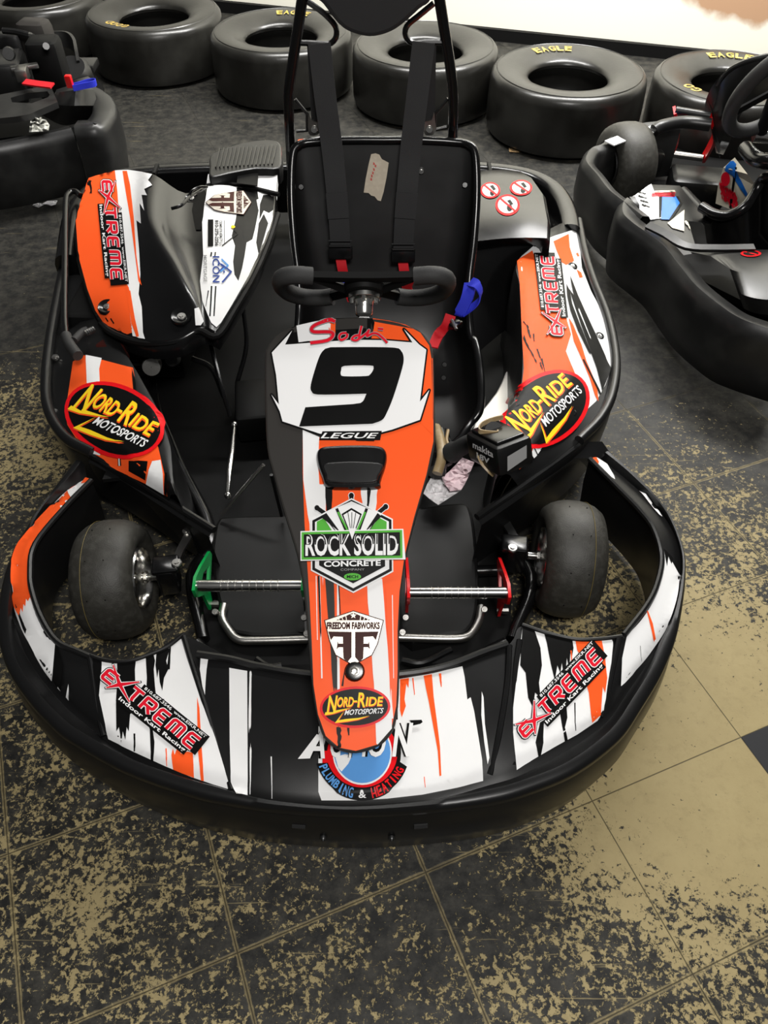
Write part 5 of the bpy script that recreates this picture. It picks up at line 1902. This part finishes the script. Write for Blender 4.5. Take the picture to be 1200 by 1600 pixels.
def crumple(name, outline, z, amp, matn, seed, n=9, th=.0012):
    """a crumpled sheet: outline in photo coordinates, real folds of height amp"""
    rn = random.Random(seed)
    loops = [[V3((x, y, 0)) for x, y in outline]]
    tr = tessellate_polygon(loops)
    vs = [(p.x, p.y) for p in loops[0]]
    mid = {}
    stack = [tuple(t) for t in tr]
    out = []
    while stack:
        t = stack.pop()
        best, bi = n * n, -1
        for i in range(3):
            a, c = vs[t[i]], vs[t[(i + 1) % 3]]
            l = (a[0] - c[0]) ** 2 + (a[1] - c[1]) ** 2
            if l > best:
                best, bi = l, i
        if bi < 0:
            out.append(t)
            continue
        a, c, d = t[bi], t[(bi + 1) % 3], t[(bi + 2) % 3]
        k = (min(a, c), max(a, c))
        if k not in mid:
            mid[k] = len(vs)
            vs.append(((vs[a][0] + vs[c][0]) / 2, (vs[a][1] + vs[c][1]) / 2))
        stack += [(a, mid[k], d), (mid[k], c, d)]
    pts = []
    for x, y in vs:
        zz0 = z(x, y) if callable(z) else z
        pts.append(P(x, y, zz0 + rn.uniform(0, amp)))
    b = MB()
    b.add(pts, out)
    b.add([p + V3((0, 0, -th)) for p in pts], [t[::-1] for t in out])
    return b


b = crumple('paper', zz(ZD, [(118, 1150), (150, 1070), (185, 1012), (270, 1018), (300, 1060), (330, 1130), (440, 1120), (340, 1185), (245, 1247), (170, 1195)]), .125, .012, 'paper', 4, 8)
o = b.build('crumpled_paper', 'paper', ang=20)
tag(o, 'crumpled white paper lying on the foot plate beside the nose panel', 'paper')
b = crumple('paper', zz(ZD, [(275, 1015), (340, 960), (400, 900), (450, 845), (552, 885), (520, 960), (500, 1010), (470, 1070), (440, 1118), (345, 1130), (300, 1070)]), lambda x, y: .145, .008, 'pink_paper', 5, 8)
o = b.build('folded_paper', 'pink_paper', ang=20)
tag(o, 'folded pinkish paper slip on the floor pan in front of the drill handle', 'paper')
b = crumple('scrap', [(50, 321), (56, 316), (66, 318), (74, 314), (90, 313), (87, 319), (80, 321), (70, 319), (60, 324)], .004, .006, 'paper', 6, 5)
tag(b.build('paper_scrap', 'paper', ang=20), 'small white paper scrap on the dark floor left of the orange engine cover', 'paper scrap')
b = crumple('scrap', [(795, 231), (808, 229), (818, 235), (810, 238), (796, 237)], .003, .005, 'tan_leaf', 7, 5)
tag(b.build('tan_scrap', 'tan_leaf', ang=20), 'small tan scrap on the floor in front of the EAGLE tyre', 'scrap')


# ================================================================== KART AT THE RIGHT
def skirt(path, zt, zb, lip, inner_z, name, matn, parent, n=5, closed_end=False, out_ref=None, bulge=.012):
    pts = catmull([P(x, y, zt) for x, y in path], n)
    cm = out_ref
    rows = []
    for i, p in enumerate(pts):
        t = (pts[min(i + 1, len(pts) - 1)] - pts[max(i - 1, 0)]).normalized()
        nn = V3((t.y, -t.x, 0)).normalized()
        if nn.dot(p - cm) < 0:
            nn = -nn
        g = V3((p.x, p.y, 0))
        rows.append([g + V3((0, 0, zb)) - nn * .02, g + V3((0, 0, zb + .01)) - nn * .002, g + V3((0, 0, (zt + zb) / 2)) + nn * bulge, g + V3((0, 0, zt - .035)) + nn * (bulge * .8), g + V3((0, 0, zt - .012)) + nn * .004,
                     p - nn * .010 + V3((0, 0, .003)), p - nn * lip + V3((0, 0, -.004)), p - nn * (lip + .008) + V3((0, 0, -.016)), g - nn * (lip + .012) + V3((0, 0, inner_z))])
    b = MB()
    b.loft(rows)
    return b.build(name, matn, parent, ang=55), b


RK = thing('go_kart', 'black kart with blue and white graphics standing at the right edge of the photo', 'go-kart', tuple(P(1150, 400, 0)), None)
cm = P(1230, 330, .2)
fbk, fbm = skirt([(1058, 187), (1000, 192), (962, 206), (938, 224), (922, 230), (913, 241), (912, 254), (929, 275), (947, 298), (972, 318), (1000, 340)], .25, .035, .035, .06, 'front_bumper', 'scuffed', RK, out_ref=P(1040, 260, .2))
b = MB()
b.strap(catmull([P(952, 224, .262), P(985, 212, .262), P(1020, 202, .262), P(1035, 196, .262)], 4), V3((.3, 1, 0)), .045, .004)
k = b.build('stripe_panel', 'white', RK)
b = MB()
b.strap([P(975, 215, .266), P(986, 211, .266)], V3((.3, 1, 0)), .042, .002)
b.build('stripe_graphics', 'blue_v', k)
b = MB()
b.strap([P(1036, 196, .266), P(1050, 192, .266)], V3((.3, 1, 0)), .05, .012)
b.build('stripe_graphics', 'blue_v', k)
b = MB()
b.tube(catmull([P(1022, 204, .27), P(1035, 197, .28), P(1070, 191, .28), P(1110, 195, .28)], 4), .022, 12)
b.build('front_tube', 'dark_metal', RK)
spk, spm = skirt([(990, 306), (976, 308), (968, 319), (969, 335), (984, 350), (1002, 363), (1030, 384), (1052, 411), (1062, 424), (1083, 449), (1118, 478), (1153, 501), (1200, 518), (1260, 536)], .25, .035, .05, .10, 'side_bumper', 'scuffed', RK, out_ref=P(1230, 330, .2))
b = MB()
b.loft([[P(978, 318, .22), P(1003, 350, .22), P(1060, 400, .22)], [P(990, 306, .23), P(1020, 340, .235), P(1090, 395, .23)], [P(1000, 300, .235), P(1048, 300, .25), P(1075, 345, .24)], [P(1015, 288, .23), P(1062, 290, .23), P(1110, 350, .22)]])
fm = b.build('pod_panel', 'plastic', RK)
Dk = Drape(b, MB(), maxlen=8, base=.002)
Dk.poly(zz(Z7, [(325, 950), (370, 890), (430, 862), (485, 862), (520, 950), (545, 960), (560, 1090), (490, 1100), (430, 1050), (400, 1000)]), 1, 0)
Dk.poly(zz(Z7, [(540, 962), (560, 960), (552, 1085), (540, 1090)]), 0, 1)
Dk.poly(zz(Z7, [(560, 958), (640, 960), (664, 1000), (600, 1100), (552, 1098)]), 3, 1)
Dk.poly(zz(Z7, [(640, 960), (664, 1000), (600, 1100), (612, 1105), (680, 1005), (655, 960)]), 0, 2)
Dk.poly(zz(Z7, [(612, 1105), (692, 1040), (692, 1170), (620, 1150), (590, 1120)]), 4, 1)
for i in range(8):
    Dk.streak(Z7(700 + i * 16, 1110 + i * 8), Z7(730 + i * 16, 1150 + i * 9), 3, 2, 4, 1, .2, .2, .3)
for i in range(6):
    Dk.streak(Z7(500, 930 + i * 6), Z7(630, 925 + i * 7), 1.0, 1.0, 2 if i > 1 else 4, 2, .1, .1, .3)
for i in range(5):
    Dk.streak(Z7(400 + i * 10, 900 + i * 28), Z7(450 + i * 8, 920 + i * 26), 3, 1, 0, 2, .2, .2, .3)
Dk.out.build('pod_graphics', ['black', 'white', 'red', 'blue_v', 'cream_v'], fm, ang=0, fix=False)
# front wheel
c = P(975, 256, .15)
ax = V3((-1, -.30, .05)).normalized()
b = MB()
hw = .075
b.lathe([(.068, hw - .010), (.085, hw), (.11, hw - .006), (.132, hw - .022), (.139, hw - .045), (.141, 0), (.139, -hw + .045), (.132, -hw + .022), (.11, -hw + .006), (.085, -hw), (.068, -hw + .01)], c, ax, 40, closed=True)
k = b.build('front_wheel', 'rubber', RK)
b = MB()
b.lathe([(.069, hw - .01), (.064, hw - .004), (.058, hw - .015), (.056, .02), (.02, .015), (.018, .035), (.001, .035)], c, ax, 32)
b.build('wheel_rim', 'dark_metal', k)
b = MB()
b.tube([c - ax * .07, c - ax * .13], .012, 10)
b.box(c - ax * .13, (.05, .05, .07), None, 0, .01)
b.build('stub_axle', 'dark_metal', RK)
# pedals
for ends, yb in ((((1056, 172), (1108, 182)), .22),):
    b = MB()
    a, e = P(1056, 172, .30), P(1110, 181, .30)
    b.tube([a, e], .013, 12)
    pk = b.build('pedal', 'dark_metal', RK, 'dark bar pedal with red arms')
    for s_, pts in ((0, [(1054, 172, .30), (1059, 200, .22), (1056, 222, .14), (1048, 240, .08)]), (1, [(1110, 181, .30), (1116, 212, .22), (1108, 232, .14), (1099, 248, .08)])):
        m = MB()
        m.strap(catmull([P(*q) for q in pts], 4), V3((0, 1, .4)), .035, .010)
        m.build('pedal_arm', 'pedal_red', pk)
    m = MB()
    m.tube([P(1046, 240, .09), P(1098, 247, .09)], .013, 12)
    m.build('pedal_axle', 'steel', pk)
    m = MB()
    m.strap([P(1060, 196, .26), P(1085, 195, .26)], V3((0, 1, .4)), .018, .006)
    m.build('red_bracket', 'pedal_red', pk)
b = MB()
b.box(P(1088, 292, .10), (.20, .15, .10), Matrix.Rotation(R(-10), 3, 'Z'), 0, .02)
b.build('floor_box', 'plastic', RK)
b = MB()
b.prism([P(x, y, .05) for x, y in [(975, 262), (1040, 200), (1200, 190), (1300, 330), (1300, 520), (1180, 480), (1080, 430), (1010, 350)]], (0, 0, -.02))
b.build('floor_pan', 'matte', RK)
# nose cone seen from behind and steering wheel
b = MB()
cone = [(1108, 168, .30), (1112, 150, .36), (1124, 128, .44), (1142, 108, .50), (1172, 94, .55), (1215, 84, .58), (1225, 120, .50), (1190, 150, .42), (1160, 200, .30), (1140, 240, .22), (1120, 240, .22)]
rows = []
outer = [P(*q) for q in cone[:6]]
inner = [P(1130, 242, .22), P(1140, 222, .24), P(1150, 196, .30), P(1162, 172, .36), P(1185, 150, .42), P(1225, 140, .46)]
oo_, ii_ = catmull(outer, 4), catmull(inner, 4)
b.loft([oo_, [o_.lerp(i_, .3) + V3((.0, -.01, -.03)) for o_, i_ in zip(oo_, ii_)], [o_.lerp(i_, .7) + V3((0, -.01, -.04)) for o_, i_ in zip(oo_, ii_)], ii_])
b.loft([[q + V3((-.01, .015, -.01)) for q in oo_], [q + V3((0, .02, -.02)) for q in ii_]])
b.tube(oo_, .008, 8)
b.build('nose_cone', 'scuffed', RK)
wc = P(1214, 140, .60)
wx, wy = V3((.95, .1, .25)).normalized(), V3((.0, -.45, .9)).normalized()
b = MB()
b.tube([wc + wx * (math.cos(a) * .115) + wy * (math.sin(a) * .15) for a in [2 * math.pi * i / 40 for i in range(40)]], .020, 12, closed=True)
k = b.build('steering_wheel', 'foam', RK)
b = MB()
for a in (200, 320, 90):
    b.strap([wc, wc + wx * (math.cos(R(a)) * .11) + wy * (math.sin(R(a)) * .145)], wx.cross(wy).cross(V3((0, 0, 1))), .025, .006)
b.tube([wc, P(1190, 205, .46)], .018, 10)
b.build('wheel_spokes', 'matte', k)
b = MB()
b.tube([P(1178, 212, .42), P(1215, 214, .42)], .020, 14)
b.build('wheel_boss', 'chrome', RK)
# upright sticker panel in front of the seat
b = MB()
sp = [P(1118, 318, .12), P(1122, 290, .18), P(1130, 262, .24), P(1148, 246, .28), P(1168, 272, .26), P(1182, 292, .22), P(1170, 315, .16), P(1150, 330, .12)]
b.prism(sp, (.01, .02, -.01))
k = b.build('sticker_panel', 'cream_v', RK)
Dk = Drape(b, MB(), maxlen=12, base=.002)
Dk.poly(zz(Z7, [(930, 740), (975, 720), (1010, 760), (1000, 850), (985, 830), (940, 800)]), 3, 0)
Dk.poly(zz(Z7, [(1000, 780), (1015, 780), (980, 1030), (965, 1030)]), 0, 1)
Dk.poly(zz(Z7, [(1010, 800), (1040, 860), (1085, 950), (1075, 965), (1030, 900), (1005, 860)]), 3, 1)
Dk.ellipse(Z7(945, 850), (7, 0), (0, 11), 2, 1)
for i in range(9):
    Dk.streak(Z7(915 + i * 11, 880 + i * 8), Z7(925 + i * 11, 960 + i * 9), 4, 2, 2, 1, .3, .3, .3)
Dk.out.build('panel_graphics', ['black', 'white', 'red', 'blue_v'], k, ang=0, fix=False)
b = MB()
sr = catmull([P(x, y, z) for x, y, z in [(1096, 323, .26), (1115, 334, .26), (1138, 337, .27), (1163, 324, .30), (1180, 300, .33), (1190, 282, .36), (1202, 276, .38), (1240, 270, .40)]], 5)
b.tube(sr, .016, 12)
b.loft([sr, [V3((q.x + .05, q.y - .01, q.z * .55)) for q in sr], [V3((q.x + .14, q.y - .02, .12)) for q in sr]])
b.tube(catmull([P(x, y, z) for x, y, z in [(1165, 232, .40), (1178, 246, .42), (1196, 252, .44), (1240, 250, .46)]], 4), .022, 12)
b.build('seat', 'gloss', RK)
# tank pod at the right edge
b = MB()
rr_ = [[P(1072, 392, .22), P(1120, 392, .23), P(1180, 390, .235), P(1260, 392, .24)], [P(1110, 400, .26), P(1135, 397, .27), P(1180, 396, .275), P(1260, 398, .28)], [P(1140, 420, .27), P(1155, 425, .285), P(1190, 430, .29), P(1260, 430, .29)],
       [P(1152, 455, .25), P(1165, 462, .27), P(1195, 468, .27), P(1260, 470, .27)], [P(1162, 482, .20), P(1175, 488, .20), P(1200, 492, .20), P(1260, 495, .20)]]
b.loft([catmull(r, 3) for r in rr_])
k = b.build('tank_cover', 'scuffed', RK)
Dk = Drape(b, MB(), maxlen=12, base=.002)
Dk.ellipse((1173, 397), (16, 0), (0, 5), 1, 0)
Dk.ellipse((1173, 397), (12, 0), (0, 3.4), 0, 1)
Dk.ribbon([(1164, 395), (1182, 399)], 1.5, 1, 2)
Dk.out.build('warning_sticker', ['black', 'oval_red'], k, 'red ringed warning sticker', ang=0, fix=False)
b = MB()
b.strap(catmull([P(1012, 352, .26), P(1040, 366, .265), P(1072, 385, .265), P(1120, 388, .265), P(1178, 387, .265)], 4), V3((0, 1, .2)), .022, .01)
b.build('side_rail', 'scuffed', RK)
b = MB()
b.tube(catmull([P(1066, 300, .14), P(1085, 320, .14), P(1108, 345, .14), P(1120, 362, .14)], 4), .02, 10)
b.build('frame_tube', 'dark_metal', RK)

# ================================================================== KART AT THE LEFT
LK = thing('go_kart', 'dark kart with its rear corner showing at the upper left edge of the photo', 'go-kart', tuple(P(60, 180, 0)), None)
lref = P(40, 150, .2)
skirt([(-60, 236), (0, 227), (60, 215), (113, 203)], .27, .04, .05, .10, 'side_bumper', 'scuffed', LK, out_ref=lref)
kb, _ = skirt([(115, 200), (150, 198), (168, 187), (178, 168), (175, 152), (163, 141), (148, 133), (142, 120)], .285, .035, .075, .10, 'rear_bumper', 'scuffed', LK, out_ref=lref)
b = MB()
b.bolt(P(139, 222, .22), V3((.2, -1, .2)), .014)
b.build('bolt', 'dark_metal', kb)
b = MB()
b.bolt(P(147, 262, .09), V3((.2, -1, .2)), .012)
b.build('bolt', 'dark_metal', kb)
b = MB()
b.prism([P(x, y, .08) for x, y in [(-80, 225), (100, 205), (168, 175), (160, 130), (60, 90), (-80, 90)]], (0, 0, -.03))
b.build('floor_pan', 'matte', LK)
b = MB()
b.loft([catmull(r, 3) for r in [[P(66, 180, .24), P(95, 195, .22), P(120, 193, .22), P(155, 180, .22)], [P(75, 160, .30), P(100, 165, .31), P(125, 165, .31), P(153, 165, .27)], [P(86, 145, .33), P(105, 142, .35), P(125, 140, .35), P(147, 140, .30)], [P(88, 140, .30), P(105, 135, .30), P(125, 134, .30), P(142, 135, .26)]]])
b.build('tank_cover', 'scuffed', LK)
b = MB()
pl_ = zz(Z9, [(-60, 660), (0, 628), (200, 590), (400, 548), (425, 562), (480, 690), (350, 745), (250, 790), (130, 812), (-60, 830)])
hl = zz(Z9, [(88, 655), (230, 615), (395, 600), (415, 630), (400, 650), (265, 700), (100, 692)])
b.prism([P(x, y, .33) for x, y in pl_], (0, 0, -.02), 0, holes=[[P(x, y, .33) for x, y in hl]])
b.build('slotted_cover', 'scuffed', LK)
b = MB()
b.box(P(78, 105, .33), (.12, .12, .20), Matrix.Rotation(R(6), 3, 'Z'), 0, .02)
b.build('electrical_box', 'matte', LK)
b = MB()
b.box(P(60, 66, .36), (.13, .10, .16), Matrix.Rotation(R(-6), 3, 'Z'), 0, .03)
k = b.build('air_filter_box', 'charcoal', LK)
b = MB()
b.tube([P(72, 72, .44), P(71, 78, .40)], .012, 10)
b.build('filter_cap', 'gloss', k)
b = MB()
b.strap(catmull([P(80, 62, .30), P(105, 62, .30), P(117, 72, .30), P(121, 88, .30), P(124, 105, .28)], 4), V3((.0, .2, 1)), .06, .012)
b.build('guard_rail', 'scuffed', LK)
b = MB()
b.box(P(10, 120, .30), (.16, .2, .14), Matrix.Rotation(R(12), 3, 'Z'), 0, .02)
b.box(P(20, 78, .34), (.10, .08, .12), None, 0, .02)
b.lathe([(.001, .03), (.02, .03), (.024, 0)], P(14, 84, .41), V3((.3, -.9, .3)), 16)
b.tube(catmull([P(5, 48, .42), P(25, 50, .42), P(45, 55, .42), P(52, 58, .40)], 4), .012, 8)
ek = b.build('engine', 'dark_metal', LK)
for q, s_, r_ in ((P(38, 105, .37), (.10, .03, .015), 25), (P(35, 115, .37), (.04, .06, .04), 10)):
    b = MB()
    b.box(q, s_, Matrix.Rotation(R(r_), 3, 'Z'), 0, .004)
    b.build('metal_bracket', 'steel', ek)
b = MB()
b.lathe([(.001, .02), (.06, .02), (.075, .0), (.075, -.04)], P(112, 112, .27), V3((0, -.5, 1)), 24)
b.build('exhaust_can', 'dark_metal', LK)
b = MB()
b.box(P(128, 102, .24), (.12, .10, .03), None, 0, .006)
b.build('rear_plate', 'dark_metal', LK)
b = MB()
b.strap(catmull([P(113, 135, .37), P(125, 132, .37), P(138, 128, .37), P(149, 127, .37), P(147, 131, .37), P(128, 135, .37), P(114, 138, .37)], 3), V3((0, 0, 1)), .02, .003)
b.build('belt_tail', 'web_blue', LK, 'blue webbing strap')
b = MB()
b.strap([P(38, 128, .36), P(58, 131, .36), P(82, 134, .36)], V3((0, 1, .2)), .03, .006)
b.build('belt_tail', 'web_red', LK, 'red webbing strap')
b = MB()
b.box(P(108, 127, .39), (.022, .02, .04), None, 0, .003)
b.build('belt_buckle', 'pedal_red', LK)
b = crumple('bag', zz(Z9, [(242, 940), (250, 860), (285, 790), (315, 765), (345, 790), (350, 830), (385, 840), (412, 880), (405, 925), (330, 935)]), .285, .03, 'bag', 8, 5)
tag(b.build('plastic_bag', 'bag', ang=20), 'small crumpled clear plastic bag resting on the upper left kart', 'plastic bag')

for o in ROOTS:
    if '_w' in o:
        del o['_w']
